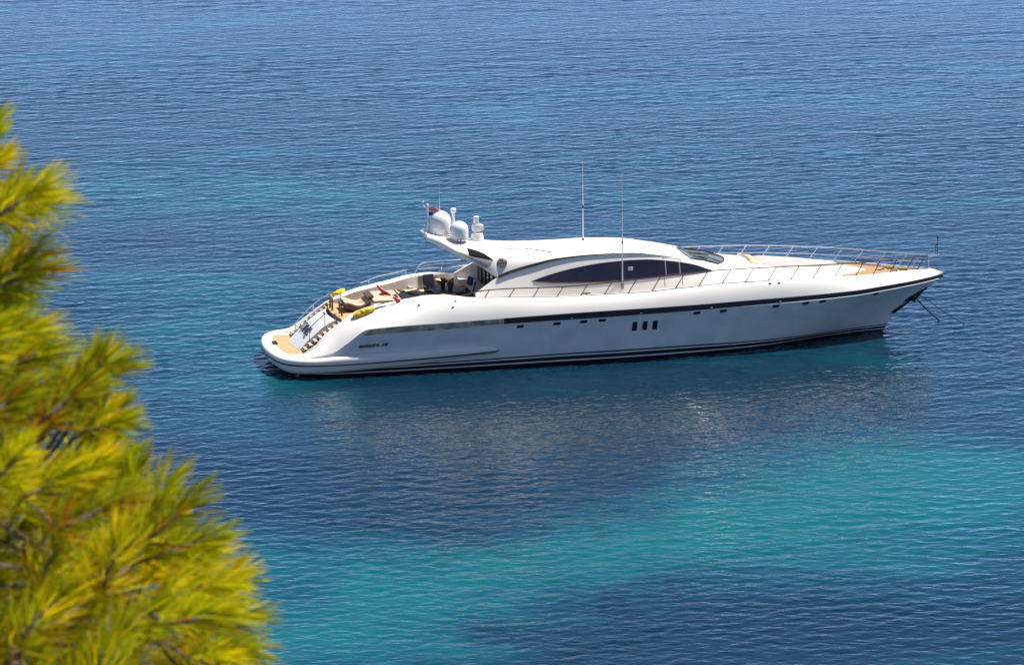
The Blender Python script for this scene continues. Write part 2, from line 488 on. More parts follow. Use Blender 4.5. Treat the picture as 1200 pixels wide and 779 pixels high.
NX = 110
tt = np.linspace(0, 1, NX)
tt = .5 * tt + .5 * (1 - np.cos(np.pi * tt)) / 2
def line(x0, x1, sf, zf):
    x = x0 + (x1 - x0) * tt
    return np.stack([x, sf(x), zf(x)], 1)
lw = line(1.3, 29.95, Ws, lambda x: x * 0)
lc = line(1.3, 30.5, Cs, Cz)
lk = line(1.3, 32.86, Ks, Kz)
lb = line(1.3, 32.92, lambda x: Ks(np.minimum(x, 32.86)) + .004, Bz)
lt = line(1.7, 32.95, Ts, Tz)
keel = line(1.6, 29.0, lambda x: Ws(x) * .12, lambda x: -1.0 + .25 * (x > 26))
under = lw.copy(); under[:, 1] *= .9; under[:, 2] = -.5
rows, mats = [keel, under, lw], []            # strips between successive rows
frac = [.27, .40, .72, .86, 1.0]
zr = (Zb(lw[:, 0]) / np.maximum(lc[:, 2], 1e-3)).clip(0, .995)
for f in frac: rows.append(lw + (lc - lw) * (f * zr)[:, None])
rows.append(lc)
mats = [1, 1, 1, 0, 1, 0, 1, 0]
for u in (.2, .4, .6, .8):
    r = lc + (lk - lc) * u
    r[:, 1] -= flare(r[:, 0]) * np.sin(np.pi * u)
    r[:, 1] = np.maximum(r[:, 1], 0)
    rows.append(r); mats.append(0)
rows.append(lk); mats.append(0)
rows.append(lb); mats.append(0)
SIDE_ROWS = rows[8:14]                                # chine ... knuckle, as meshed
def hull_s(x, z):
    """half breadth of the topsides as meshed, at a given station and height"""
    zs = [float(np.interp(x, r[:, 0], r[:, 2])) for r in SIDE_ROWS]
    ss = [float(np.interp(x, r[:, 0], r[:, 1])) for r in SIDE_ROWS]
    return float(np.interp(z, zs, ss))
def hull_side(rows, mats, name, ms, parent, extra_caps=True):
    nr = len(rows)
    vs, fs, ix = [], [], []
    for sgn in (1, -1):
        base = len(vs)
        for r in rows:
            vs += [L(p[0], sgn * max(p[1], 0), p[2]) for p in r]
        for i in range(nr - 1):
            for j in range(NX - 1):
                a, b, c, d = base + i*NX + j, base + i*NX + j + 1, base + (i+1)*NX + j + 1, base + (i+1)*NX + j
                fs.append((a, b, c, d) if sgn > 0 else (d, c, b, a)); ix.append(mats[i])
    n = nr * NX
    if extra_caps:                                   # stern closing plate
        for i in range(nr - 1):
            fs.append((i*NX, (i+1)*NX, n + (i+1)*NX, n + i*NX)); ix.append(0)
    return link(name, vs, fs, ms, parent, True, ix, 40)
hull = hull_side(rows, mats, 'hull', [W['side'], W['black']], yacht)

# bulwark: rounded white shoulder from the dark band up to the deck edge, then down inside
brow = []
for k in range(8):
    u = k / 7
    a = u * math.pi / 2
    lin = lb + (lt - lb) * u
    ell = np.stack([lb[:, 0] + (lt[:, 0] - lb[:, 0]) * u, lt[:, 1] + (lb[:, 1] - lt[:, 1]) * math.cos(a), lb[:, 2] + (lt[:, 2] - lb[:, 2]) * math.sin(a)], 1)
    wgt = .42 * np.clip((31 - lin[:, 0]) / 6, 0, 1)[:, None]
    brow.append(lin * (1 - wgt) + ell * wgt)
cap_w = pchip([(1.7, 0), (3.3, 0.0), (4.2, .52), (7.0, .55), (8.6, .12), (9.2, .03), (9.6, 0), (33, 0)])
def inner(ds, zf, cap=1.0):
    q = lt.copy(); q[:, 1] = np.maximum(q[:, 1] - ds - cap * cap_w(q[:, 0]), 0); q[:, 2] = zf(q[:, 0], q[:, 2]); return q
floor_z = pchip([(1.7, .93), (3.35, 2.2), (3.6, 2.38), (9.0, 2.38), (9.4, 3.0), (10, 3.1), (33, 3.1)])
brow.append(inner(.06, lambda x, z: z + .012, .15))
brow.append(inner(.14, lambda x, z: z - .01))
brow.append(inner(.17, lambda x, z: np.minimum(np.where(x < 9.6, floor_z(x), z - .16), z - .05)))
bulwark = hull_side(brow, [0] * 10, 'bulwark', W['gel'], yacht, False)

# dark band (forward) and bronze grille (aft) between hull and bulwark
def strip(name, x0, x1, m, out, n=70, slope=0.0, zlo=Kz, zhi=Bz, pad=(.0, .0), parent=yacht):
  for sgn in (1, -1):
    vs, fs = [], []
    if True:
        base = 0
        for j in range(n + 1):
            x = x0 + (x1 - x0) * j / n
            for k, (zf, dx) in enumerate(((zlo, 0), (zhi, slope))):
                xx = min(max(x + dx * (1 - j / n), x0), 32.9)
                s = float(Ks(min(xx, 32.86)))
                z = float(zf(xx)) + pad[k]
                vs += [L(xx + (.02 if xx > 32.7 else 0), sgn * (s + out), z), L(xx, sgn * max(s - .05, 0), z)]
        for j in range(n):
            a = base + 4 * j
            for q in ((a, a+4, a+6, a+2), (a+2, a+6, a+7, a+3), (a, a+1, a+5, a+4)):
                fs.append(q if sgn > 0 else q[::-1])
        fs.append((base, base+2, base+3, base+1)); e = base + 4*n; fs.append((e, e+1, e+3, e+2))
    o = link(name, vs, fs, m, parent, True, None, 30)
    fix_normals(o)
strip('hull_band', 10.7, 32.9, W['band'], .022, pad=(-.005, -.015))
strip('vent_grille', 4.1, 10.66, W['grille'], .016, 40, .42, pad=(.0, -.02))
# thin bright moulding beneath the band
for sgn in (1, -1):
    mv = MB()
    mv.tube([L(x, sgn * (float(Ks(x)) + .012), float(Kz(x)) - .028) for x in np.linspace(4.15, 32.8, 60)], .022, 6)
    mv.build('band_moulding', W['white'], yacht)
# small white cleat lights sitting on the band
for x in (13.9, 17.2, 20.6, 24.0):
    MB().box(L(x, float(Ks(x)) + .025, float(Kz(x)) + .06), (.10, .03, .03), None, .008).build('band_light', W['white'], yacht)

# portholes: dark glass in a pale surround
def plate(outline, off, thick, name, m, parent):
    """a thin plate bent onto the starboard or port topsides; outline in (x, z, sign)"""
    n = len(outline)
    vs = []
    for d in (off, off - thick):
        for x, z, sg in outline:
            vs.append(L(x, sg * (hull_s(x, z) + d), z))
    fs = [tuple(range(n)), tuple(range(n, 2*n))[::-1]] + [(i, (i+1) % n, n + (i+1) % n, n + i) for i in range(n)]
    o = link(name, vs, fs, m, parent, False)
    return fix_normals(o)
def rrect(cx, cz, w, h, r, sg, lean=0.0, slope=0.0):
    pts = []
    for qx, qz, a0 in ((1, 1, 0), (-1, 1, 90), (-1, -1, 180), (1, -1, 270)):
        for k in range(5):
            a = R(a0 + 22.5 * k)
            dx, dz = qx * (w/2 - r) + r * math.cos(a), qz * (h/2 - r) + r * math.sin(a)
            pts.append((cx + dx + lean * dz, cz + dz + slope * dx, sg))
    return pts
for x, z in ((11.48, 1.96), (13.21, 2.0), (14.47, 2.03), (15.36, 2.06), (19.91, 2.11), (21.2, 2.11), (23.82, 2.14), (25.32, 2.15), (26.2, 2.16), (29.04, 2.2)):
    for sg in (1, -1):
        z2 = min(z, float(Kz(x)) - .15)
        w = .36 if x < 28 else .30
        f = plate(rrect(x + .035, z2 - .018, w + .10, .19, .07, sg, .15, .03), .008, .03, 'porthole', W['white'], yacht)
        plate(rrect(x, z2, w, .145, .07, sg, .15, .03), .014, .02, 'pane', W['dark'], f)
for x in (16.94, 17.43, 17.92):
    for sg in (1, -1):
        f = plate(rrect(x + .03, 1.61, .34, .56, .07, sg, .06, .03), .008, .03, 'hull_window', W['white'], yacht)
        plate(rrect(x - .01, 1.64, .235, .45, .05, sg, .06, .03), .014, .02, 'pane', W['dark'], f)

# ---------------- swim platform with its side pontoons
PO = [(10.45, 3.28), (10.38, 3.42), (10.2, 3.52), (9.4, 3.58), (7, 3.62), (4, 3.62), (2.6, 3.6), (1.7, 3.5), (1.05, 3.28), (.62, 2.9), (.36, 2.4), (.18, 1.6), (.08, .8), (.05, 0)]
def smooth_outline(pts, n=6):
    return [(p.x, p.y) for p in catmull([(x, s, 0) for x, s in pts], n)]
half = smooth_outline(PO)
full = half + [(x, -s) for x, s in half[-2::-1]]
zhi = pchip([(0, .97), (1.9, .97), (3, 1.04), (6.7, 1.13), (9.3, 1.16), (10.1, 1.10), (10.45, 1.0)])
zlo = pchip([(0, .70), (.7, .68), (3, .66), (6.7, .73), (10.45, .87)])
zbt = pchip([(0, .34), (.7, .24), (6.7, .44), (9.5, .70), (10.45, .85)])
def pontoon():
    vs, fs, nc = [], [], 12
    nrm = []
    n = len(full)
    for i in range(n):
        a, b = full[max(0, i-1)], full[min(n-1, i+1)]
        dx, dy = b[0] - a[0], b[1] - a[1]
        l = math.hypot(dx, dy); nrm.append((-dy / l, dx / l) if True else None)
    for i, ((x, s), (nx, ns)) in enumerate(zip(full, nrm)):
        if nx * (x - 5) + ns * s < 0: nx, ns = -nx, -ns
        zh, zl, zb = float(zhi(x)), float(zlo(x)), float(zbt(x))
        th = zh - zl
        prof = [(-.62, zh - .01), (-.30, zh), (-.17, zh - .012), (-.08, zh - .05), (-.02, zh - .35 * th), (0, zh - .62 * th), (-.015, zl),
                (-.055, zl - .02), (-.085, zl - .4 * (zl - zb)), (-.15, zb + .05), (-.26, zb), (-.6, zb - .1)]
        taper = min(1, max(.25, (10.6 - x) / 1.2))
        for o, z in prof:
            vs.append(L(x + nx * o * taper, s + ns * o * taper, z))
    fs = grid_faces(n, nc)
    fs.append(tuple(range(nc))); fs.append(tuple((n-1)*nc + k for k in range(nc)))
    o = link('swim_platform', vs, fs, W['gel'], yacht, True, None, 50)
    fix_normals(o)
    rb = MB()
    pts = []
    for (x, s), (nx, ns) in zip(full, nrm):
        if nx * (x - 5) + ns * s < 0: nx, ns = -nx, -ns
        pts.append(L(x + nx * .004, s + ns * .004, float(zlo(x)) - .012))
    rb.tube(pts, .035, 6)
    rb.build('rub_rail', W['dark'], yacht)
    return o
platform = pontoon()
# platform top and teak
inset = []
for i, (x, s) in enumerate(full):
    if x > 1.7: continue
    inset.append((x, s))
def deckpoly(name, pts, z, m, parent, th=.03):
    n = len(pts)
    zz = z if callable(z) else (lambda x, s: z)
    vs = [L(x, s, zz(x, s)) for x, s in pts] + [L(x, s, zz(x, s) - th) for x, s in pts]
    fs = [tuple(range(n)), tuple(range(n, 2*n))[::-1]] + [(i, (i+1) % n, n + (i+1) % n, n + i) for i in range(n)]
    o = link(name, vs, fs, m, parent, False)
    return fix_normals(o)
deckpoly('platform_deck', [(x + .22, s * .93) for x, s in inset] + [(1.95, -2.9), (1.95, 2.9)], .948, W['gel'], yacht)
deckpoly('platform_teak', [(x + .30, s * .80) for x, s in inset if abs(s) < 2.75] + [(1.62, -2.05), (1.62, 2.05)], .962, W['teak'], yacht, .016)
for s in (-1.35, -1.05):
    MB().box(L(.62, s + .9, 1.0), (.22, .24, .07), None, .02).build('deck_hatch', W['dark'], yacht)
for s in (-2.2, 1.9):
    m_ = MB(); m_.tube([L(.75, s - .1, 1.0), L(.75, s + .1, 1.0)], .022, 6); m_.tube([L(.75, s, .95), L(.75, s, 1.0)], .03, 6)
    m_.build('mooring_cleat', W['steel'], yacht)
# folded chrome passerelle hinge and fittings on the platform's outer edge
for s in (-.9, .5, 1.6):
    mv = MB(); mv.box(L(.06 + .06 * s * s * .35, s, .60), (.05, .16, .10), None, .015)
    mv.build('platform_fender_pad', W['white'], yacht)

# ---------------- transom: sloping garage door between two flights of steps
def transom_curve(t):
    x = 1.42 + 1.72 * t
    z = .97 + 1.30 * (1 - (1 - t) ** 1.35)
    return x, z
vs, fs = [], []
nr, nc = 14, 13
for i in range(nr):
    x, z = transom_curve(i / (nr - 1))
    for j in range(nc):
        s = -1.38 + 2.76 * j / (nc - 1)
        vs.append(L(x + .20 * (s / 1.38) ** 2 - .06, s, z))
fs = grid_faces(nr, nc)
# sides going down so the panel is a solid body
b0 = len(vs)
for i in range(nr):
    x, z = transom_curve(i / (nr - 1))
    vs.append(L(x + .14, -1.38, max(.9, z - 1.5))); vs.append(L(x + .14, 1.38, max(.9, z - 1.5)))
for i in range(nr - 1):
    fs.append((i*nc, (i+1)*nc, b0 + 2*(i+1), b0 + 2*i))
    fs.append((i*nc + nc-1, b0 + 2*i + 1, b0 + 2*(i+1) + 1, (i+1)*nc + nc-1))
garage = link('garage_door', vs, fs, W['white'], yacht, True, None, 50)
fix_normals(garage)
m_ = MB(); m_.tube([L(1.47 + .20 * (s / 1.38) ** 2 - .04, s, .965) for s in np.linspace(-1.38, 1.38, 13)], .035, 6)
m_.build('door_shadow_gap', W['dark'], garage)  # dark tube puts in the shade beneath the door
for s in (-1.4, 1.4):
    m_ = MB(); m_.tube([L(transom_curve(t)[0] + .13, s, transom_curve(t)[1] + .008) for t in np.linspace(0, 1, 12)], .014, 5)
    m_.build('door_seam', W['seam'], garage)

for sg in (1, -1):
    stair = MB()
    # sloping solid under the treads
    stair.add([L(1.62, sg*1.40, .9), L(1.62, sg*2.2, .9), L(3.55, sg*2.2, .9), L(3.55, sg*1.40, .9), L(1.62, sg*1.40, .97), L(1.62, sg*2.2, .97), L(3.5, sg*2.2, 2.2), L(3.5, sg*1.40, 2.2)],
              [(0,1,2,3), (4,7,6,5), (0,4,5,1), (1,5,6,2), (2,6,7,3), (3,7,4,0)])
    st = stair.build('stairs', W['white'], yacht, False)
    nst = 8
    for k in range(nst):
        t = (k + .5) / nst
        x, z = 1.62 + 1.86 * t, .99 + 1.24 * (1 - (1 - t) ** 1.15)
        sb = MB()
        sb.mi(0).box(L(x + .03, sg * 1.78, z + .045), (.25, .60, .03), None, .006)
        sb.mi(1).box(L(x - .075, sg * 1.78, z - .045), (.03, .58, .145), None, .004)
        sb.build('step', [W['litteak'], W['wood']], st, False)  # treads carry light and risers carry shade in their colour
def rail(name, pts, posts, m=W['steel'], r=.027, parent=yacht):
    mb = MB(); mb.tube(catmull(pts, 5), r, 7)
    o = mb.build(name, m, parent)
    for a, b in posts:
        q = MB(); q.tube([a, b], r * .9, 7); q.build('stanchion', m, o)
    return o
rail('stair_handrail', [L(1.80, -1.45, 1.62), L(2.1, -1.45, 1.95), L(2.7, -1.45, 2.5), L(3.48, -1.45, 2.98)],
     [(L(1.78, -1.45, 1.0), L(1.80, -1.45, 1.64)), (L(2.66, -1.45, 1.75), L(2.66, -1.45, 2.46)), (L(3.46, -1.45, 2.3), L(3.47, -1.45, 2.98))])
rail('stair_handrail', [L(2.0, 1.3, 1.92), L(2.35, 1.3, 2.25), L(2.74, 1.3, 2.58)],
     [(L(2.74, 1.3, 1.85), L(2.74, 1.3, 2.58)), (L(2.0, 1.3, 1.3), L(2.0, 1.3, 1.94)), (L(2.25, 1.42, 1.15), L(2.0, 1.3, 1.32))], W['shadesteel'], .018)
# writing
def text(body, size, M, m, parent, ext=.004, shear=0.0, spacing=1.0, xs=1.0):
    cu = bpy.data.curves.new('t', 'FONT')
    cu.body = body; cu.size = size; cu.extrude = ext; cu.align_x = 'CENTER'; cu.align_y = 'CENTER'
    cu.shear = shear; cu.space_character = spacing; cu.offset = size * .012
    ob = bpy.data.objects.new('t', cu); COL.objects.link(ob)
    bpy.context.view_layer.update()
    me = bpy.data.meshes.new_from_object(ob.evaluated_get(bpy.context.evaluated_depsgraph_get()))
    bpy.data.objects.remove(ob); bpy.data.curves.remove(cu)
    me.materials.clear(); me.materials.append(m)
    o = bpy.data.objects.new('lettering', me); COL.objects.link(o)
    o.parent = parent
    o.matrix_parent_inverse = Matrix.Identity(4)
    o.matrix_local = M @ Matrix.Diagonal((xs, 1, 1, 1))
    return o
def frame(origin, xdir, ydir):
    x = Vector(xdir).normalized(); z = x.cross(Vector(ydir)).normalized(); y = z.cross(x)
    M = Matrix((x, y, z)).transposed().to_4x4(); M.translation = origin
    return M
for sg in (1, -1):
    xc, zc = 4.62, 1.42
    p0, p1 = L(xc - .7, sg * hull_s(xc - .7, zc), zc), L(xc + .7, sg * hull_s(xc + .7, zc + .05), zc + .05)
    up = L(xc, sg * hull_s(xc, zc + .2), zc + .2) - L(xc, sg * hull_s(xc, zc), zc)
    mid = L(xc, sg * (hull_s(xc, zc) + .02), zc)
    for body, dx in (("MANGUSTA", -.20), ("108'", .52)):
        text(body, .205, frame(mid + (p1 - p0).normalized() * dx * sg, (p1 - p0) * sg, up), W['letter'], yacht, .008, .25, 1.0, .86)
t = .40
x, z = transom_curve(t); x2, z2 = transom_curve(t + .08)
text("DING", .66, frame(L(x - .07, 0.05, z + .02), L(0, 1, 0), L(x2 - x, 0, z2 - z)), W['letter'], garage, .012, 0, 1.0, .95)

# ---------------- decks
side_in = [(float(x), float(Ts(x)) - .16) for x in np.linspace(3.3, 10.6, 22)]
deckpoly('aft_deck', [(3.22, 0)] + [(3.26, .9), (3.42, 1.6)] + [(x + .1, s) for x, s in side_in] + [(x + .1, -s) for x, s in side_in[::-1]] + [(3.42, -1.6), (3.26, -.9)], 2.40, W['teak'], yacht, .2)
def side_z(x): return float(Tz(x)) - .13
fx = [float(x) for x in np.linspace(9.7, 32.3, 60)]
def deck_sheet(name, xs, wf, zf, m, camber=0.0, nc=9, inner=None):
    vs = []
    for x in xs:
        w = wf(x)
        for j in range(nc):
            u = -1 + 2 * j / (nc - 1)
            vs.append(L(x, w * u, zf(x) + camber * (1 - u * u)))
    o = link(name, vs, grid_faces(len(xs), nc), m, yacht, True)
    return fix_normals(o)
deck_sheet('side_deck', fx, lambda x: max(.02, float(Ts(x)) - .12), side_z, W['nonskid'], .0)
ftx = [float(x) for x in np.linspace(27.3, 32.0, 24)]
deck_sheet('foredeck_teak', ftx, lambda x: max(.02, float(Ts(x)) - .17) * min(1, .35 + (x - 27.3) * 1.2), lambda x: side_z(x) + .03, W['foreteak'], .03)

# ---------------- deckhouse: inward sloping sides and the long foredeck coachroof
As = pchip([(9.6, 2.50), (10.7, 2.22), (12.3, 2.02), (15.4, 1.87), (18, 1.80), (20, 1.66), (21.4, 1.50), (24, 1.28), (26, 1.02), (28, .55), (29.25, 0)])
Az = pchip([(9.6, 3.42), (10.2, 3.78), (10.7, 4.05), (12.3, 4.47), (13.63, 4.71), (15.4, 4.80), (17, 4.77), (18.8, 4.58), (20, 4.34), (21.2, 4.02), (22, 3.88), (23.5, 3.72), (26, 3.48), (28, 3.22), (29.25, 2.98)])
Bs = pchip([(9.6, 2.62), (11, 2.48), (15, 2.38), (19, 2.32), (21.5, 2.22), (24, 2.02), (26, 1.72), (28, 1.05), (29.25, 0)])
Ac = pchip([(20.2, 4.1), (21.5, 3.98), (22.6, 3.94), (23.5, 3.82), (26, 3.58), (28, 3.30), (29.25, 2.99)])
def cabin_s(x, z):
    b, t = side_z(x), float(Az(x))
    u = min(1, max(0, (z - b) / max(t - b, .02)))
    return float(Bs(x)) + (float(As(x)) - float(Bs(x))) * (u ** 1.25)
xs = [float(v) for v in np.concatenate([np.linspace(9.6, 12, 16), np.linspace(12.3, 29.25, 70)])]
def deckhouse():
    vs, fs = [], []
    nr = 9
    for sg in (1, -1):
        base = len(vs)
        for x in xs:
            b, t = side_z(x) - .03, float(Az(x))
            for k in range(nr):
                z = b + (t - b) * k / (nr - 1)
                vs.append(L(x, sg * cabin_s(x, z), z))
            # return inwards along the top
            vs.append(L(x, sg * max(0, float(As(x)) - .10), t - .02 if x < 20.5 else t + .02))
            zi = t - .30 if x < 20.2 else float(Ac(x)) - .04
            si = max(0, float(As(x)) - .12) if x < 20.2 else float(As(x)) * .55
            vs.append(L(x, sg * si, zi))
            vs.append(L(x, sg * (si if x < 20.2 else 0), max(2.3, b - .6) if x < 20.2 else float(Ac(x))))
        n = nr + 3
        g = grid_faces(len(xs), n)
        fs += [tuple(base + i for i in (f if sg > 0 else f[::-1])) for f in g]
        fs.append(tuple(base + k for k in range(n)))
    o = link('deckhouse', vs, fs, W['gel'], yacht, True, None, 38)
    return fix_normals(o)
house = deckhouse()

# side windows, bent onto the sloping cabin side
win_t = pchip([(12.3, 3.80), (13, 4.0), (14.33, 4.27), (15.7, 4.43), (17.04, 4.485), (17.8, 4.47), (18.8, 4.36), (20.2, 4.08), (20.8, 3.86), (21.1, 3.76)])
win_b = pchip([(12.3, 3.79), (13.4, 3.66), (14.7, 3.60), (15.4, 3.58), (17.4, 3.62), (19.4, 3.70), (21.1, 3.75)])
def window(x0, x1, sg, off, name, m, parent, n=40, shrink=0.0):
    vs, fs = [], []
    nz = 5
    for d in (off, off - .025):
        for j in range(n + 1):
            x = x0 + (x1 - x0) * j / n
            a, b = float(win_b(x)) + shrink, float(win_t(x)) - shrink
            if b < a: a = b = (a + b) / 2
            for k in range(nz):
                z = a + (b - a) * k / (nz - 1)
                vs.append(L(x, sg * (cabin_s(x, z) + d), z))
    m0 = (n + 1) * nz
    for j in range(n):
        for k in range(nz - 1):
            fs.append((j*nz + k, (j+1)*nz + k, (j+1)*nz + k + 1, j*nz + k + 1))
        for k in (0, nz - 1):
            fs.append((j*nz + k, m0 + j*nz + k, m0 + (j+1)*nz + k, (j+1)*nz + k))
    for j in (0, n):
        fs += [(j*nz + k, j*nz + k + 1, m0 + j*nz + k + 1, m0 + j*nz + k) for k in range(nz - 1)]
    o = link(name, vs, fs, m, parent, True, None, 30)
    return fix_normals(o)
for sg in (1, -1):
    w_ = window(12.3, 21.1, sg, .012, 'side_window', W['glass'], yacht, 60)
    for x in (18.73, 19.42):
        mb = MB(); mb.tube([L(x + .02 * (z - 3.7), sg * (cabin_s(x, z) + .016), z) for z in np.linspace(float(win_b(x)), float(win_t(x)), 6)], .04, 6)
        mb.build('mullion', mat('mullion_grey', (.20, .20, .23), .4, noise=(5, .3, (.25, .25, .27))) if 'mullion_grey' not in bpy.data.materials else bpy.data.materials['mullion_grey'], w_)
    mb = MB(); mb.tube([L(x, sg * (cabin_s(x, float(win_b(x))) + .012), float(win_b(x))) for x in np.linspace(12.4, 21.0, 50)], .028, 6)
    mb.build('window_sill', W['wood'], w_)
    mb = MB(); mb.tube([L(14.5, sg * (cabin_s(14.5, z) + .014), z) for z in np.linspace(float(win_b(14.5)), float(win_t(14.5)), 6)], .012, 5)
    mb.build('glass_joint', W['dark'], w_)
    mb = MB(); mb.box(L(17.05, sg * (cabin_s(17.05, 4.08) + .02), 4.08), (.24, .02, .22), None, .004)
    mb.build('window_notice', W['stripe'], w_)
    # hatch outline of the side door
    for x in (18.66, 19.52):
        mb = MB(); mb.tube([L(x, sg * (cabin_s(x, z) + .006), z) for z in np.linspace(side_z(x) + .1, float(win_b(x)), 5)], .008, 4)
        mb.build('door_outline', W['seam'], house)
    up_ = [(18.66, float(win_t(18.66))), (18.66, float(win_t(18.66)) + .12), (19.52, float(win_t(19.52)) + .12), (19.52, float(win_t(19.52)))]
    mb = MB(); mb.tube([L(x, sg * (cabin_s(x, z) + .006), z) for x, z in up_], .008, 4)
    mb.build('door_outline', W['seam'], house)

# ---------------- hardtop: roof shell that sweeps aft into the radar wing
RW = pchip([(7.75, .52), (8.3, .98), (9.2, 1.46), (10.1, 1.88), (10.75, 2.16), (12.3, 2.07), (15.4, 1.93), (18, 1.85), (20, 1.68)])
RE = pchip([(7.75, 5.64), (8.3, 5.38), (9.4, 4.80), (10.05, 4.50), (10.72, 4.06), (11.15, 4.22), (12.3, 4.54), (13.6, 4.77), (15.4, 4.85), (17, 4.82), (18.8, 4.57), (20, 4.20)])
SS = pchip([(7.75, .47), (8.3, .90), (9.1, 1.34), (10, 1.66), (10.7, 1.74), (12.3, 1.72), (15.4, 1.62), (18, 1.52), (19.95, 1.40)])
SZ = pchip([(7.75, 5.82), (8.3, 5.66), (9.1, 5.24), (10, 5.03), (10.7, 5.02), (11.5, 4.98), (12.5, 4.93), (14, 4.92), (15.5, 4.94), (17, 4.88), (18.8, 4.61), (19.95, 4.30)])
SC = pchip([(7.75, 5.88), (8.5, 5.70), (9.3, 5.56), (10.2, 5.40), (11.2, 5.22), (12, 5.12), (12.6, 5.05), (14, 5.02), (15.7, 5.02), (17.4, 4.88), (18.8, 4.57), (19.95, 4.20)])
RN = 64
rx = np.linspace(7.75, 19.95, RN)
def bow_warp(x, s):
    k = min(1, max(0, (x - 17) / 2.95)) ** 2
    return x + .45 * k * (1 - (s / 1.68) ** 2)
def roof_prof(x):
    w, e, ss, sz, sc = [float(f(x)) for f in (RW, RE, SS, SZ, SC)]
    P = []
    for u in (0, .3, .6, .85): P.append((ss * u, sc + (sz - sc) * u ** 2.0))
    P.append((ss, sz))
    for u in (.25, .5, .75, 1.0):
        bul = .05 * math.sin(math.pi * u)
        P.append((ss + (w - ss) * u ** .85 + bul, sz + (e - sz) * u))
    th = .16
    P.append((w - .05, e - .02))
    P.append((max(ss * .8, w - .30), min(e + .10, sz - th)))
    P.append((ss * .75, sz - th - .05))
    P.append((0, min(sc, sz + .1) - th - .06))
    return P
def hardtop():
    vs, fs = [], []
    prof0 = roof_prof(rx[0]); n = len(prof0)
    for sg in (1, -1):
        base = len(vs)
        for x in rx:
            for s, z in roof_prof(x):
                vs.append(L(bow_warp(float(x), s), sg * s, z))
        g = grid_faces(RN, n)
        fs += [tuple(base + i for i in (f if sg < 0 else f[::-1])) for f in g]
    N = RN * n
    for k in range(n - 1):
        for j in (0, RN - 1):
            fs.append((j*n + k, j*n + k + 1, N + j*n + k + 1, N + j*n + k))
    o = link('hardtop', vs, fs, W['gel'], yacht, True, None, 42)
    bm = bmesh.new(); bm.from_mesh(o.data)
    bmesh.ops.remove_doubles(bm, verts=bm.verts, dist=.0005)
    bmesh.ops.recalc_face_normals(bm, faces=bm.faces)
    bm.to_mesh(o.data); bm.free()
    return o
top = hardtop()
def roof_pt(x, s, up=0.0):
    """point on the roof's upper side"""
    P = roof_prof(x)[:9]
    a = abs(s)
    for (s0, z0), (s1, z1) in zip(P, P[1:]):
        if s0 <= a <= s1 and s1 > s0:
            return L(bow_warp(x, a), s, z0 + (z1 - z0) * (a - s0) / (s1 - s0) + up)
    return L(bow_warp(x, a), s, P[-1][1] + up)
def side_pt(x, u, sg=1, off=0.0):
    if u < 0:
        return roof_pt(x, float(SS(x)) * (1 + u) * sg, off)
    """point on the hardtop's side face: u = 0 at the shoulder, 1 at the lower edge"""
    w, e, ss, sz = [float(f(x)) for f in (RW, RE, SS, SZ)]
    bul = .05 * math.sin(math.pi * u)
    u = max(u, 0)
    return L(x, sg * (ss + (w - ss) * u ** .85 + bul + off), sz + (e - sz) * u)
# dark tube painting in the shade between hardtop and deckhouse
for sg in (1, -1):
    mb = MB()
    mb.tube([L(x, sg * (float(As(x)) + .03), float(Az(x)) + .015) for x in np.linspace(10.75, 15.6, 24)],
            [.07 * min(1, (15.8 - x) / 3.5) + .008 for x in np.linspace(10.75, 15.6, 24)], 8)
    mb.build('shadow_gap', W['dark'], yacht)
    # side air intake: dark crescent over a panel with shade put into its grey
    def patch(name, f, m, off, ni, nj):
        vs = [f(i / (ni - 1), j / (nj - 1), off) for i in range(ni) for j in range(nj)]
        n = len(vs)
        vs += [p - L(0, sg * .07, .02) for p in vs]
        g = grid_faces(ni, nj)
        rim = [j for j in range(nj)] + [i * nj + nj - 1 for i in range(1, ni)] + [(ni - 1) * nj + j for j in range(nj - 2, -1, -1)] + [i * nj for i in range(ni - 2, 0, -1)]
        fs = g + [tuple(n + q for q in f_[::-1]) for f_ in g] + [(rim[i], rim[(i + 1) % len(rim)], n + rim[(i + 1) % len(rim)], n + rim[i]) for i in range(len(rim))]
        fix_normals(link(name, vs, fs, m, top, True, None, 40))
    def crescent(v, t, off):
        x = 9.50 + 1.06 * t
        ut = -.22 + .44 * t ** 2.2
        return side_pt(x, ut + (.235 - ut) * v, sg, off)
    def panel(v, t, off):
        xa, xb = 9.12 + .80 * v ** 1.0, 10.55 - .38 * v
        return side_pt(xa + (xb - xa) * t, .26 + .70 * v, sg, off)
    patch('air_intake', crescent, W['matt'], .03, 6, 14)
    patch('intake_shade_panel', panel, W['grey'], .03, 9, 9)
    # round crest
    c = side_pt(10.98, .38, sg, .0)
    a = (side_pt(11.2, .38, sg) - side_pt(10.76, .38, sg)).normalized(); b = (side_pt(10.98, .2, sg) - side_pt(10.98, .56, sg)).normalized()
    nrm = a.cross(b).normalized()
    if nrm.y * -sg < 0: nrm = -nrm
    M = frame(c + nrm * .02, a, nrm.cross(a)) if True else None
    mb = MB(); mb.lathe((0, 0, 0), [(.235, -.02), (.235, .012), (.22, .02), (.0, .02)], 32)
    o = mb.build('crest_plaque', W['plaque'], top); o.matrix_local = M
    mb = MB(); mb.box((0, 0, .026), (.36, .075, .012), None, .003); mb.box((0, .11, .026), (.14, .06, .012), None, .003); mb.box((0, -.12, .026), (.10, .05, .012), None, .003)
    for k in range(10):
        q = 2 * math.pi * k / 10
        mb.box((.2 * math.cos(q), .2 * math.sin(q), .024), (.03, .03, .010), None, .002)
    e_ = mb.build('relief', W['wood'], o)
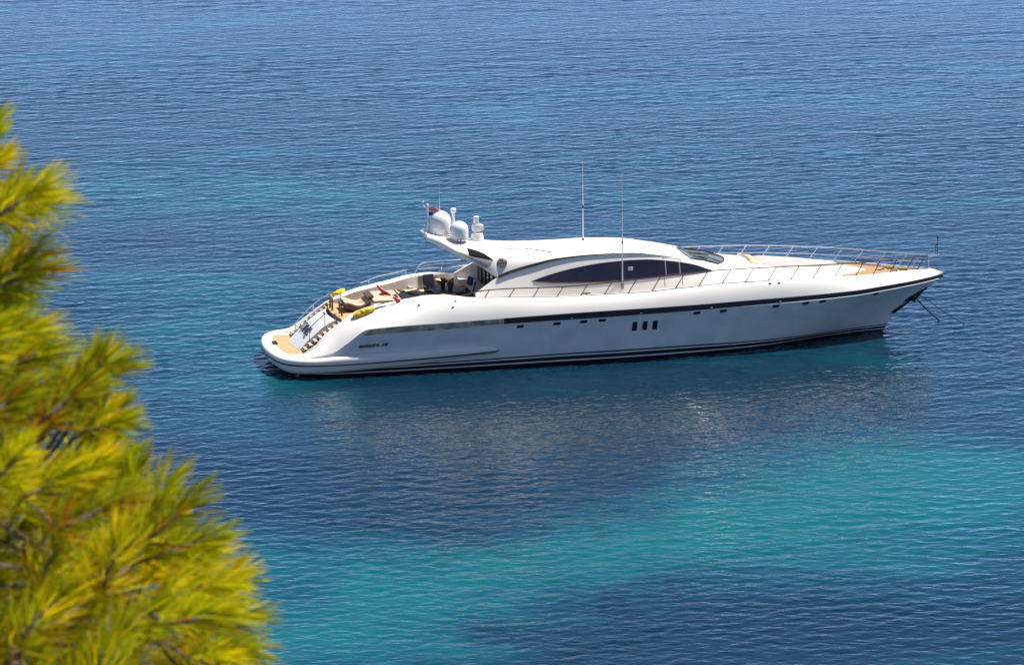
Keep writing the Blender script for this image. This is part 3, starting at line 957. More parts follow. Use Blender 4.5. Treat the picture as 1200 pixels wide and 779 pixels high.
# roof details: sliding roof track, hatch lines
mb = MB(); mb.tube([roof_pt(x, 1.0, .012) for x in np.linspace(11.0, 12.3, 8)], .03, 6); mb.build('roof_track', W['taupe'], top)
mb = MB(); mb.tube([roof_pt(x, s, .012) for x, s in zip(np.linspace(12.45, 13.5, 8), np.linspace(.75, 1.55, 8))], .022, 6); mb.build('roof_seam', W['seam'], top)
mb = MB(); mb.tube([roof_pt(x, s, .01) for x, s in zip(np.linspace(16.2, 17.1, 6), np.linspace(.2, 1.3, 6))], .010, 5)
mb.build('roof_seam', W['seam'], top); mb = MB(); mb.tube([side_pt(x, u, 1, .01) for x, u in ((15.9, .15), (16.1, .45), (16.3, .85))], .016, 5); mb.build('roof_seam', W['seam'], top)
mb = MB(); mb.box(roof_pt(12.4, .85, .05), (.18, .14, .07), None, .02); mb.build('roof_light', W['white'], top)

# ---------------- windscreen with wipers
vs, nrw, ncw = [], 8, 21
def ws_pt(u, v, off=0.0):
    """u across -1..1, v from roof edge (0) to coachroof (1)"""
    s = u * (1.40 + .12 * v)
    tx = bow_warp(19.92, abs(u) * 1.40); tz = float(SC(19.95)) + (float(SZ(19.95)) - float(SC(19.95))) * u * u - .02
    bx_ = 22.05 - .65 * u * u; bz = 3.97 + .0 * u
    z = tz + (bz - tz) * v + .07 * math.sin(math.pi * v)
    return L(tx + (bx_ - tx) * v, s, z + off)
for i in range(nrw):
    for j in range(ncw): vs.append(ws_pt(-1 + 2 * j / (ncw - 1), i / (nrw - 1)))
fs = grid_faces(nrw, ncw)
b0 = len(vs)
for i in range(nrw):                                  # close the ends down to the coachroof
    for j in (0, ncw - 1):
        p = vs[i * ncw + j]; vs.append(Vector((p.x, p.y * 1.02, 3.7)))
for i in range(nrw - 1):
    fs += [(i*ncw, (i+1)*ncw, b0 + 2*(i+1), b0 + 2*i), (i*ncw + ncw - 1, b0 + 2*i + 1, b0 + 2*(i+1) + 1, (i+1)*ncw + ncw - 1)]
screen = link('windscreen', vs, fs, W['wind'], yacht, True, None, 40)
fix_normals(screen)
for s0 in (-.55, .15, .8):
    mb = MB()
    mb.tube([ws_pt(s0, .98, .05), ws_pt(s0 - .1, .6, .07), ws_pt(s0 - .25, .2, .06)], .02, 6)
    mb.tube([ws_pt(s0 + .05, .55, .04), ws_pt(s0 - .2, .2, .05), ws_pt(s0 - .42, .08, .04)], .022, 6)
    mb.build('wiper', W['dark'], screen)
mb = MB(); mb.tube([ws_pt(.98, v, .015) for v in np.linspace(0, 1, 8)], .035, 6); mb.tube([ws_pt(u, .995, .015) for u in np.linspace(-1, 1, 21)], .03, 6)
mb.build('screen_frame', W['dark'], screen)
# white cabin flank beside the screen down to the coachroof
# ---------------- foredeck: sun pad, lip, small fittings
def coach_pt(x, s, up=0.0):
    a = float(As(x)); c = float(Ac(x)); t = float(Az(x)) + .02
    u = min(1, abs(s) / max(a, .01))
    z = c - .0 + (t - c) * u ** 1.6
    return L(x, s, z + up)
pad = [(23.75, 0), (23.8, .5), (24.0, .95), (24.5, 1.08), (26, .88), (27.2, .5), (27.7, .22), (27.8, 0)]
def pad_mesh(name, hw, x0, x1, zf, th, m, parent, n=26, nc=11):
    vs = []
    for i in range(n):
        x = x0 + (x1 - x0) * i / (n - 1)
        w = hw(x)
        for j in range(nc):
            u = -1 + 2 * j / (nc - 1)
            e = max(abs(u), abs(2 * i / (n - 1) - 1))
            vs.append(zf(x, w * u) + Vector((0, 0, th * (1 - max(0, (e - .8) / .2) ** 2))))
    b = len(vs)
    vs += [v - Vector((0, 0, th + .05)) for v in vs]
    fs = grid_faces(n, nc) + [tuple(b + i for i in f[::-1]) for f in grid_faces(n, nc)]
    for i in range(n - 1):
        for j in (0, nc - 1): fs.append((i*nc + j, (i+1)*nc + j, b + (i+1)*nc + j, b + i*nc + j))
    for j in range(nc - 1):
        for i in (0, n - 1): fs.append((i*nc + j, i*nc + j + 1, b + i*nc + j + 1, b + i*nc + j))
    return fix_normals(link(name, vs, fs, m, parent, True, None, 40))
phw = pchip([(23.7, .9), (24.1, 1.12), (25, 1.05), (26, .88), (27, .58), (27.75, .18)])
pad_mesh('foredeck_sunpad', lambda x: float(phw(x)), 23.7, 27.75, lambda x, s: coach_pt(x, s, .01), .07, W['taupe'], yacht)
pad_mesh('pad_headrest', lambda x: 1.0, 23.15, 23.6, lambda x, s: coach_pt(x, s, .01), .10, W['cushion'], yacht, 8, 9)
MB().box(coach_pt(23.1, -.9, .06), (.2, .14, .1), None, .03).build('deck_vent', W['white'], yacht)
for x in (23.55, 24.0):
    MB().box(L(x, float(Ts(x)) + .10, float(Tz(x)) - .12), (.11, .03, .07), None, .012).build('fairlead', W['dark'], yacht)
for x in (5.18, 6.84, 8.5):
    for sg in (1, -1):
        MB().box(L(x, sg * (float(Ts(x)) + .36), float(Tz(x)) - .16), (.09, .05, .07), None, .015).build('fairlead', W['dark'], yacht)
# recessed cleat on the starboard side deck
mb = MB(); mb.tube([L(14.6, 2.8, 3.2), L(14.95, 2.8, 3.2)], .035, 6); mb.tube([L(14.78, 2.8, 3.08), L(14.78, 2.8, 3.2)], .05, 6); mb.build('mooring_cleat', W['dark'], yacht)
mb = MB(); mb.box(L(13.9, 2.74, 3.1), (1.7, .2, .06), None, .02); mb.build('side_locker', W['cushion'], yacht)

# ---------------- guard rails
hr = pchip([(8.9, .05), (9.6, .26), (10.3, .34), (15.2, .48), (18.9, .64), (22, .62), (26.7, .60), (32.2, .62)])
def rp(x, sg, h=1.0, lean=0.0):
    return L(x, sg * max(.05, float(Ts(x)) - .04), float(Tz(x)) + .01 + float(hr(x)) * h)
bases = [9.95 + 1.13 * i for i in range(17)] + [28.97, 29.95, 30.89, 31.5]
for sg in (1, -1):
    m_ = W['shadesteel'] if sg > 0 else W['steel']  # same rails, with shade painted into the near one
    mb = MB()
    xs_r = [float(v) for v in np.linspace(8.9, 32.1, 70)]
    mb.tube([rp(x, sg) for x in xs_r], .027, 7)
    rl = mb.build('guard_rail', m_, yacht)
    for x in bases:
        h = float(hr(x))
        q = MB(); q.tube([rp(x, sg, -.02), rp(min(x + .68 * h, 32.1), sg, 1.0)], .022, 6)
        q.lathe(rp(x, sg, -.01), [(.035, 0), (.03, .02)], 8)
        q.build('stanchion', m_, rl)
    if sg < 0:
        q = MB(); q.tube([rp(x, sg, .42) for x in xs_r[30:]], .020, 6); q.build('mid_rail', m_, rl)
# pulpit, bow light pole
mb = MB()
mb.tube([rp(32.1, 1), L(32.62, .06, 3.55), L(32.72, 0, 3.56), L(32.62, -.06, 3.55), rp(32.1, -1)], .022, 7)
mb.tube([L(32.22, 0, 2.9), L(32.22, 0, 3.55)], .022, 7)
pul = mb.build('pulpit', W['steel'], yacht)
mb = MB(); mb.tube([L(32.66, 0, 3.55), L(32.62, 0, 4.05), L(32.64, 0, 4.4)], .018, 7); mb.tube([L(32.56, 0, 3.55), L(32.55, 0, 4.0)], .014, 6)
pole = mb.build('bow_light_pole', W['shadesteel'], yacht)
mb = MB(); mb.lathe(L(32.64, 0, 4.34), [(.05, 0), (.06, .05), (.05, .14), (.02, .17)], 12); mb.box(L(32.6, 0, 4.05), (.12, .1, .08), None, .02); mb.build('lamp', W['shadesteel'], pole)
# port rails aft
rail('aft_rail', [L(7.75, -2.72, 3.45), L(8.0, -2.8, 3.80), L(8.3, -2.82, 3.90), L(9.1, -2.86, 3.92), L(10.0, -2.9, 3.93)],
     [(L(9.0, -2.86, 3.4), L(9.15, -2.86, 3.9)), (L(7.95, -2.82, 3.62), L(9.9, -2.9, 3.62))])
rail('aft_rail', [L(5.1, -2.50, 3.14), L(5.9, -2.6, 3.38), L(6.8, -2.75, 3.50), L(7.4, -2.8, 3.60)],
     [(L(5.5, -2.5, 3.1), L(5.5, -2.53, 3.28)), (L(7.3, -2.75, 3.45), L(7.35, -2.79, 3.6))], W['steel'], .022)
rail('grab_rail', [L(4.95, 2.42, 3.06), L(5.2, 2.45, 3.16), L(6.1, 2.5, 3.34), L(6.9, 2.62, 3.46)], [(L(6.0, 2.5, 3.2), L(6.0, 2.5, 3.32))], W['shadesteel'], .018)

# ---------------- radar wing equipment
def radome(x, s, z, r, h):
    mb = MB()
    prof = [(r * .86, 0), (r * .95, .03), (r, .10), (r, h * .56)]
    for k in range(1, 9):
        a = R(90 * k / 8)
        prof.append((max(.01, r * math.cos(a)), h * .56 + h * .44 * math.sin(a)))
    mb.lathe(L(x, s, z), prof, 36)
    o = mb.build('radome', W['dome'], yacht, True, 60)
    q = MB(); q.lathe(L(x, s, z - .12), [(r * .75, 0), (r * .75, .13)], 24); q.build('base', W['grey'], o)
    q = MB(); q.lathe(L(x, s, z + .085), [(r * 1.012, 0), (r * 1.012, .02)], 36); q.build('base_seam', W['seam'], o)
    return o
radome(8.53, -.35, 5.68, .515, 1.14)
radome(9.27, .45, 5.56, .43, .88)
mb = MB(); mb.lathe(L(9.22, -.62, 5.5), [(.10, 0), (.075, .1), (.07, 1.12), (.09, 1.16), (.135, 1.20), (.135, 1.32), (.09, 1.36), (.03, 1.37)], 16)
mb.build('satellite_antenna', W['white'], yacht)
sl = MB(); sl.lathe(L(10.22, 0, 5.3), [(.33, 0), (.31, .2), (.27, .44), (.12, .48), (.12, .56)], 18)
sl_o = sl.build('searchlight', W['white'], yacht)
q = MB(); q.box(L(10.2, 0, 6.02), (.44, .36, .36), None, .09); q.box(L(10.44, 0.0, 6.0), (.14, .3, .26), None, .05); q.lathe(L(10.18, 0, 6.18), [(.13, 0), (.14, .05), (.13, .34), (.05, .37)], 14)
q.build('lamp_head', W['white'], sl_o)
q = MB(); q.box(L(10.55, .05, 5.84), (.12, .12, .16), None, .03); q.build('horn', W['plaque'], sl_o)
q = MB(); q.box(L(10.36, 0, 6.40), (.12, .18, .22), None, .03); q.build('lens_cover', W['teal'], sl_o)
# mast at the wing's tip with its guard rails
mb = MB(); mb.tube([L(7.95, -.3, 5.7), L(7.93, -.3, 7.05)], .04, 8)
mb.tube(catmull([L(7.93, -.3, 7.0), L(7.8, -.3, 7.05), L(7.72, -.3, 7.16), L(7.74, -.3, 7.28)], 4), .025, 6)
mb.tube(catmull([L(7.93, -.3, 6.05), L(7.8, -.3, 6.1), L(7.74, -.3, 6.25), L(7.78, -.3, 6.42)], 4), .022, 6)
mast = mb.build('flag_mast', W['white'], yacht)
q = MB(); q.lathe(L(7.93, -.3, 7.05), [(.06, 0), (.06, .1), (.04, .14)], 10); q.box(L(7.74, -.3, 7.28), (.1, .08, .07), None, .02); q.build('lamp', W['white'], mast)
mb = MB()
for s in (-.45, .35): mb.tube([L(7.78, s, 5.85), L(7.78, s, 5.95), L(7.70, s, 5.97)], .03, 6)
mb.box(L(7.62, 0, 5.93), (.14, .8, .06), None, .02); mb.build('tip_bracket', W['steel'], yacht)
rail('wing_rail', [L(8.05, .25, 6.12), L(8.35, .5, 6.10), L(8.62, .72, 6.08)], [(L(8.62, .72, 5.5), L(8.62, .72, 6.12)), (L(8.1, .28, 5.75), L(8.1, .28, 6.12))], W['steel'], .014)
for dx in (0, .17):
    MB().tube([L(9.05 + dx, 1.05, 5.35), L(9.06 + dx, 1.05, 5.68)], .02, 6).build('wing_stanchion', W['shadesteel'], yacht)
def whip(x, s, z, h, r=.022):
    mb = MB(); mb.tube([L(x, s, z), L(x, s, z + h * .42), L(x, s, z + h)], [r, r * .8, r * .30], 7)
    o = mb.build('whip_antenna', W['white'], yacht)
    q = MB(); q.lathe(L(x, s, z + h * .40), [(r * 1.35, 0), (r * 1.35, .12)], 8); q.lathe(L(x, s, z - .02), [(r * 1.8, 0), (r * 1.5, .16)], 8)
    q.build('ferrule', W['dark'], o)
whip(15.42, -.6, 4.98, 3.95, .030)
whip(16.62, 2.26, 3.32, 5.10, .032)
whip(8.6, -.8, 5.55, 2.55, .022)
# antenna foot
MB().lathe(L(16.62, 2.3, 3.2), [(.06, 0), (.09, .1), (.07, .22), (.04, .3)], 12).build('antenna_foot', W['plaque'], yacht)

# ---------------- cockpit
# saloon bulkhead with dark glass doors
mb = MB(); mb.box(L(10.62, 0, 3.50), (.06, 3.5, 2.35))
bulk = mb.build('saloon_door', W['glass'], yacht, False)
for s in (-1.7, -.85, 0.05, .85, 1.65):
    MB().box(L(10.57, s, 3.45), (.05, .07, 2.2), None, .01).build('door_frame', W['dark'] if abs(s) < 1.5 else W['grey'], bulk)
# port sofa: grey back, beige seat
mb = MB(); mb.box(L(8.1, -2.36, 2.98), (1.45, .22, .85), None, .06); mb.box(L(7.35, -1.95, 2.75), (.2, .8, .5), None, .06)
sofa = mb.build('sofa', W['grey'], yacht)
mb = MB(); mb.box(L(8.05, -1.9, 2.62), (1.4, .7, .26), None, .07); mb.build('seat_cushion', W['cushion'], sofa)
mb = MB(); mb.box(L(8.75, -1.95, 2.98), (.3, .7, .5), None, .08); mb.build('bolster', W['cushion'], sofa)
mb = MB(); mb.box(L(9.4, 1.85, 2.6), (1.6, .5, .6), None, .06); mb.build('side_locker', W['gel'], yacht)
# raised sun pad aft with dark piping
mb = MB(); mb.box(L(6.3, 0.0, 2.66), (2.55, 2.5, .50), None, .08)
spad = mb.build('aft_sunpad', W['gel'], yacht)
for x, w in ((5.75, 1.35), (7.02, 1.05)):
    MB().box(L(x, -.02, 2.95), (w, 2.35, .12), None, .05).build('mattress', W['cushion'], spad)
mb = MB()
for x in (5.06, 6.46, 7.56): mb.tube([L(x, -1.15, 3.01), L(x, 1.15, 3.01)], .022, 5)
mb.tube([L(5.06, 1.15, 3.0), L(6.42, 1.15, 3.0)], .022, 5)
mb.build('piping', W['dark'], spad)
for x, s in ((6.72, -.75), (7.0, -.1), (7.25, .5)):
    MB().box(L(x, s, 3.04), (.22, .5, .07), Euler((0, 0, R(12))).to_matrix(), .03).build('headrest', W['brown'], spad)
# gate hoops at the head of the stairs
for s, x in ((-.45, 3.34), (.85, 3.56)):
    mb = MB()
    for ds in (-.3, .3): mb.tube([L(x, s + ds, 2.28), L(x, s + ds, 2.98)], .045, 8)
    mb.tube([L(x, s - .34, 2.98), L(x, s + .34, 2.98)], .04, 8)
    g_ = mb.build('gate_hoop', W['wood'], yacht)
    MB().tube([L(x, s - .3, 2.36), L(x, s + .3, 2.36)], .025, 6).build('crossbar', W['steel'], g_)
mb = MB(); mb.tube([L(3.38, -1.5, 2.98), L(3.9, -1.1, 2.93)], .02, 6); mb.tube([L(3.9, -1.1, 2.28), L(3.9, -1.1, 2.93)], .02, 6); mb.build('gate_hoop', W['shadesteel'], yacht)

# ---------------- anchor pocket and anchor at the stem
def pocket(pts, name, m, off):
    vs = []
    for sg in (1, -1):
        pass
    for x, z in pts: vs.append(L(x, max(0.02, hull_s(x, z)) + off, z))
    n = len(vs)
    vs += [v + Vector((-.06, .04, 0)) for v in vs[:n]]
    return fix_normals(link(name, vs, [tuple(range(n)), tuple(range(n, 2*n))[::-1]] + [(i, (i+1) % n, n+(i+1) % n, n+i) for i in range(n)], m, yacht, False))
def stem_x(z): return 30.5 + (z - .76) * (32.86 - 30.5) / (2.46 - .76)
pocket([(stem_x(2.02) - .06, 2.02), (stem_x(2.02) - .42, 1.92), (stem_x(1.55) - .52, 1.55), (stem_x(1.4) - .45, 1.36), (stem_x(1.4) - .03, 1.40)], 'anchor_pocket', W['black'], .02)
pocket([(stem_x(1.38) - .05, 1.36), (stem_x(1.3) - .40, 1.22), (stem_x(.86) - .36, .88), (stem_x(.82) - .05, .83)], 'anchor_plate', W['black'], .02)
mb = MB(); mb.tube([L(stem_x(1.75) - .02, 0, 1.78), L(stem_x(1.45) + .05, 0, 1.42)], .07, 8); mb.box(L(stem_x(1.42) + .02, 0, 1.40), (.16, .5, .12), Euler((0, R(35), 0)).to_matrix(), .03)
mb.build('anchor', W['chain'], yacht)
# windlass gear on the fore deck
fz = side_z(30.5) + .03
for x, s, r in ((30.05, -.2, .13), (30.55, .22, .13)):
    mb = MB(); mb.lathe(L(x, s, fz), [(r * 1.3, 0), (r * 1.2, .06), (r * .7, .09), (r * .7, .17), (r * 1.1, .20), (r * 1.1, .26), (r * .5, .29)], 18)
    o = mb.build('windlass', W['steel'], yacht)
    q = MB(); q.box(L(x + .28, s, fz + .09), (.42, .2, .16), None, .05); q.build('motor_cover', W['brass'], o)
mb = MB(); mb.box(L(30.95, .12, fz + .08), (.34, .3, .14), None, .04); mb.tube([L(30.7, 0, fz + .2), L(31.25, .05, fz + .12)], .04, 6); mb.build('chain_stopper', W['steel'], yacht)
mb = MB(); mb.tube([L(29.85, .1, fz + .12), L(29.6, .12, fz + .1)], .05, 7); mb.build('winch_handle', W['dark'], yacht)
for x, s in ((31.75, .22), (31.9, -.15), (32.05, .08)):
    mb = MB(); mb.tube([L(x - .1, s, fz + .04), L(x + .1, s, fz + .04)], .035, 6); mb.tube([L(x, s, fz - .1), L(x, s, fz + .04)], .04, 6); mb.build('mooring_cleat', W['steel'], yacht)
# ------------------------------------------------------------------ things on and around the yacht
def on_deck(name, x, s, z, label, cat, group=None, rz=0.0):
    o = empty(name, yacht, L(x, s, z))
    o.matrix_world = BOAT_M @ Matrix.Translation(L(x, s, z)) @ Matrix.Rotation(rz, 4, 'Z')
    return tag(o, label, cat, group)
def solo(o, label, cat, group=None, at=None):
    """top-level single-mesh thing given in yacht coordinates: origin moved to its base"""
    me = o.data
    if at is not None:
        me.transform(Matrix.Translation(-at))
        o.matrix_world = BOAT_M @ Matrix.Translation(at)
    else: o.matrix_world = BOAT_M
    return tag(o, label, cat, group)

# yellow canvas bundles on the haunches
def bundle(name, a, b, r, seed):
    rnd = random.Random(seed)
    n, k = 26, 18
    vs = []
    A, B = Vector(a), Vector(b)
    d = (B - A); t = d.normalized(); x = t.cross(Vector((0, 0, 1))).normalized(); y = x.cross(t)
    for i in range(n):
        u = i / (n - 1)
        rr = r * (math.sin(math.pi * (0.06 + .88 * u)) ** .5)
        for j in range(k):
            q = 2 * math.pi * j / k
            f = rr * (1 + .10 * math.sin(3 * q + 7 * u + seed) + .06 * math.sin(9 * u * 3 + q * 2) + rnd.uniform(-.03, .03))
            vs.append(A + d * u + x * f * 1.25 * math.cos(q) + y * f * .8 * math.sin(q))
    fs = grid_faces(n, k, True) + [tuple(range(k))[::-1], tuple((n-1)*k + j for j in range(k))]
    return fix_normals(link(name, vs, fs, W['yellow'], None, True, None, 60))
solo(bundle('canvas_bundle', L(3.85, 2.45, 2.66), L(4.85, 2.58, 3.02), .185, 1), "plump yellow canvas bundle lying on the near haunch beside the stairs", "canvas bundle", None, L(4.4, 2.5, 2.72))
solo(bundle('canvas_bundle', L(3.6, -2.45, 2.55), L(4.35, -2.53, 2.86), .165, 2), "smaller yellow canvas bundle on the far haunch behind the wooden gate hoops", "canvas bundle", None, L(4.0, -2.5, 2.6))

# red ensign furled round its raked staff
st = on_deck('ensign_staff', 6.05, 2.35, 3.14, "raked white staff with drooping red ensign above the aft sunpad", "flag")
mb = MB(); mb.tube([(0, 0, -.04), (-.48, .0, .42), (-1.06, 0, .92)], .022, 7); mb.build('staff', W['white'], st)
def furl():
    vs, n, k = [], 22, 10
    for i in range(n):
        u = i / (n - 1)
        c = Vector((-.40 - .66 * u, 0, .36 + .54 * u - .07 * math.sin(math.pi * u)))
        rr = .025 + .08 * math.sin(math.pi * u ** .85) ** .7
        for j in range(k):
            q = 2 * math.pi * j / k
            f = rr * (1 + .25 * math.sin(3 * q + 9 * u))
            vs.append(c + Vector((.50 * f * math.cos(q), f * math.sin(q), .60 * f * math.cos(q))))
    return vs, grid_faces(n, k, True) + [tuple(range(k))[::-1], tuple((n-1)*k + j for j in range(k))]
v_, f_ = furl(); fix_normals(link('flag_cloth', v_, f_, W['red'], st))
vs = []
for i in range(10):
    u = i / 9
    for j in range(5):
        w = (j / 4 - .5) * (.16 + .34 * u)
        vs.append((-.30 + .36 * u, .05 * math.sin(5 * u + j), .27 - .30 * u + w * .6))
o = link('flag_tail', vs, grid_faces(10, 5), W['red'], st)
md = o.modifiers.new('s', 'SOLIDIFY'); md.thickness = .02
# courtesy flag at the wing's mast
fl = on_deck('courtesy_flag', 7.98, -.30, 6.60, "small red and blue flag streaming from the mast by the radomes", "flag")
vs, ix = [], []
nx_, nz_ = 14, 9
for i in range(nx_):
    u = i / (nx_ - 1)
    for j in range(nz_):
        v = j / (nz_ - 1)
        vs.append((.02 + .62 * u, .07 * math.sin(6 * u + 1.2 * v), .42 * v - .22 * u * u + .02))
fs = grid_faces(nx_, nz_)
for i in range(nx_ - 1):
    for j in range(nz_ - 1):
        if j >= 5: ix.append(0)
        elif j >= 3: ix.append(1 if (i + j) % 3 else 2)
        else: ix.append(2)
o = link('flag_cloth', vs, fs, [W['pink'], W['white'], W['blue']], fl, True, ix)
md = o.modifiers.new('s', 'SOLIDIFY'); md.thickness = .012
MB().tube([(0, 0, -.1), (0, 0, .5)], .008, 5).build('halyard', W['white'], fl)

# chaise longue between the gate hoops and the sun pad
ch = on_deck('chaise_longue', 4.45, -.1, 2.46, "beige chaise longue with curved brown sides facing the stern steps", "chaise longue")
def ribbon(path, s0, s1, th):
    vs = []
    for x, z in path:
        vs += [(x, s0, z), (x, s1, z), (x, s1, z - th), (x, s0, z - th)]
    n = len(path)
    fs = []
    for i in range(n - 1):
        for k in range(4):
            k2 = (k + 1) % 4
            fs.append((4*i + k, 4*i + k2, 4*(i+1) + k2, 4*(i+1) + k))
    fs += [(0, 1, 2, 3), (4*n-4, 4*n-3, 4*n-2, 4*n-1)]
    return vs, fs
pth = [(p.x, p.z) for p in catmull([(-.62, 0, .42), (-.4, 0, .40), (-.1, 0, .28), (.15, 0, .26), (.42, 0, .38), (.62, 0, .50)], 6)]
for i, (s0, s1) in enumerate(((-.62, -.02), (.06, .66))):
    v_, f_ = ribbon(pth, s0, s1, .09); fix_normals(link('seat_pad', v_, f_, W['cushion'], ch, True, None, 40))
    v_, f_ = ribbon([(x, z - .07) for x, z in pth], s0 - .035, s1 + .035, .22); fix_normals(link('base', v_, f_, W['brown'], ch, True, None, 40))
mb = MB(); mb.box((.60, 0.02, .60), (.30, 1.30, .16), Euler((0, R(-30), 0)).to_matrix(), .06); mb.build('backrest', W['brown'], ch)

# small dark and white towels on the sun pad
o = MB().mi(0).box((0, 0, .03), (.20, .26, .06), None, .02).mi(1).box((.2, -.06, .03), (.14, .2, .05), None, .02).build('folded_towel', [W['navy'], W['teal']])
o.matrix_world = BOAT_M @ Matrix.Translation(L(5.72, -.2, 3.02)) @ Matrix.Rotation(R(20), 4, 'Z')
tag(o, "small dark folded towel lying on the aft beige sunpad", "towel")

# table with two pot plants
tb = on_deck('dining_table', 8.75, -.15, 2.40, "dark polished cockpit dining table with two plant pots on it", "table")
mb = MB(); mb.box((0, 0, .70), (1.35, 1.55, .07), None, .025); mb.build('tabletop', W['darkwood'], tb)
for dx in (-.5, .5):
    MB().box((dx, 0, .34), (.14, .7, .66), None, .02).build('leg', W['darkwood'], tb)
def plant(x, s, h, r, seed, label):
    p = on_deck('pot_plant', x, s, 3.135, label, "pot plant", "pot plants on the cockpit table")
    mb = MB(); mb.lathe((0, 0, 0), [(.10, 0), (.13, .26), (.14, .30), (.11, .30), (.10, .25), (.02, .24)], 16); mb.build('pot', W['dark'], p)
    rnd = random.Random(seed)
    vs, fs = [], []
    for k in range(60):
        a, e = rnd.uniform(0, 6.28), rnd.uniform(.3, 1.35)
        l = h * rnd.uniform(.6, 1.1)
        d = Vector((math.cos(a) * math.cos(e), math.sin(a) * math.cos(e), math.sin(e)))
        sd = d.cross(Vector((0, 0, 1))).normalized() * r * .16
        b = Vector((d.x * .03, d.y * .03, .26))
        m1 = b + d * l * .55; tp = b + d * l + Vector((0, 0, -.25 * l * math.cos(e)))
        n = len(vs); vs += [b, m1 + sd, tp, m1 - sd]; fs.append((n, n+1, n+2, n+3))
    link('foliage', vs, fs, W['leaf'], p, False)
plant(8.62, -.32, .34, .30, 4, "pot plant at the stern end of the dark cockpit table, taller leaves")
plant(8.86, .25, .20, .24, 5, "pot plant nearer the deck chairs, low leaves in dark pot")

# deck chairs
def chair(x, s, rz, label, towel):
    c = on_deck('deck_chair', x, s, 2.40, label, "deck chair", "dark deck chairs round the cockpit table", rz)
    lean = Euler((0, R(14), 0)).to_matrix()
    MB().box((0, 0, .44), (.48, .52, .07), None, .02).build('seat', W['navy'], c)
    MB().box((.30, 0, .80), (.06, .54, .72), lean, .02).build('backrest', W['navy'], c)
    if towel:
        mb = MB()
        for k in range(5): mb.box((.262, -.17 + .085 * k, .86), (.02, .036, .56), lean, .004)
        mb.build('towel_stripes', W['stripe'], c)
    for dx in (-.2, .22):
        for ds in (-.24, .24):
            MB().tube([(dx, ds, 0), (dx, ds, .44)], .022, 6).build('leg', W['darkwood'], c)
    for ds in (-.28, .28):
        mb = MB(); mb.box((0, ds, .66), (.5, .05, .04), None, .01); mb.tube([(-.2, ds, .44), (-.2, ds, .66)], .018, 6); mb.build('armrest', W['wood'], c)
chair(9.55, .75, R(-15), "navy deck chair with pale striped towel nearest the saloon doors", True)
chair(9.65, -.55, R(12), "navy deck chair without a towel at the table's far forward side", False)
chair(8.25, -1.35, R(100), "dark high backed chair between the table and the grey sofa", False)

# anchor chains
def chain(a, b, sag, r, label):
    A, B = Vector(a), Vector(b)
    pts = []
    for i in range(40):
        u = i / 39
        p = A.lerp(B, u); p.z -= sag * math.sin(math.pi * u); pts.append(p)
    mb = MB()
    # alternate links
    for i in range(len(pts) - 1):
        p, q = pts[i], pts[i + 1]
        t = (q - p).normalized(); x = t.cross(Vector((0, 0, 1))).normalized(); y = x.cross(t)
        w = (x if i % 2 else y) * r * 1.5
        ext = (q - p) * .12
        mb.tube([p - ext + w, q + ext + w], r * .62, 5); mb.tube([p - ext - w, q + ext - w], r * .62, 5)
        mb.tube([p - ext - w, p - ext + w], r * .62, 5); mb.tube([q + ext - w, q + ext + w], r * .62, 5)
    o = mb.build('anchor_chain', W['chain'])
    solo(o, label, "chain", "anchor chains", L(*[A.x, -A.y, A.z]))
chain(L(31.62, .03, 1.45), L(33.30, -1.5, -.05), .03, .021, "shorter thicker anchor chain running from the bow into the sea")
chain(L(31.80, -.02, 1.64), L(34.22, -.3, -.05), .04, .013, "longer thin anchor chain reaching farthest ahead of the bow")
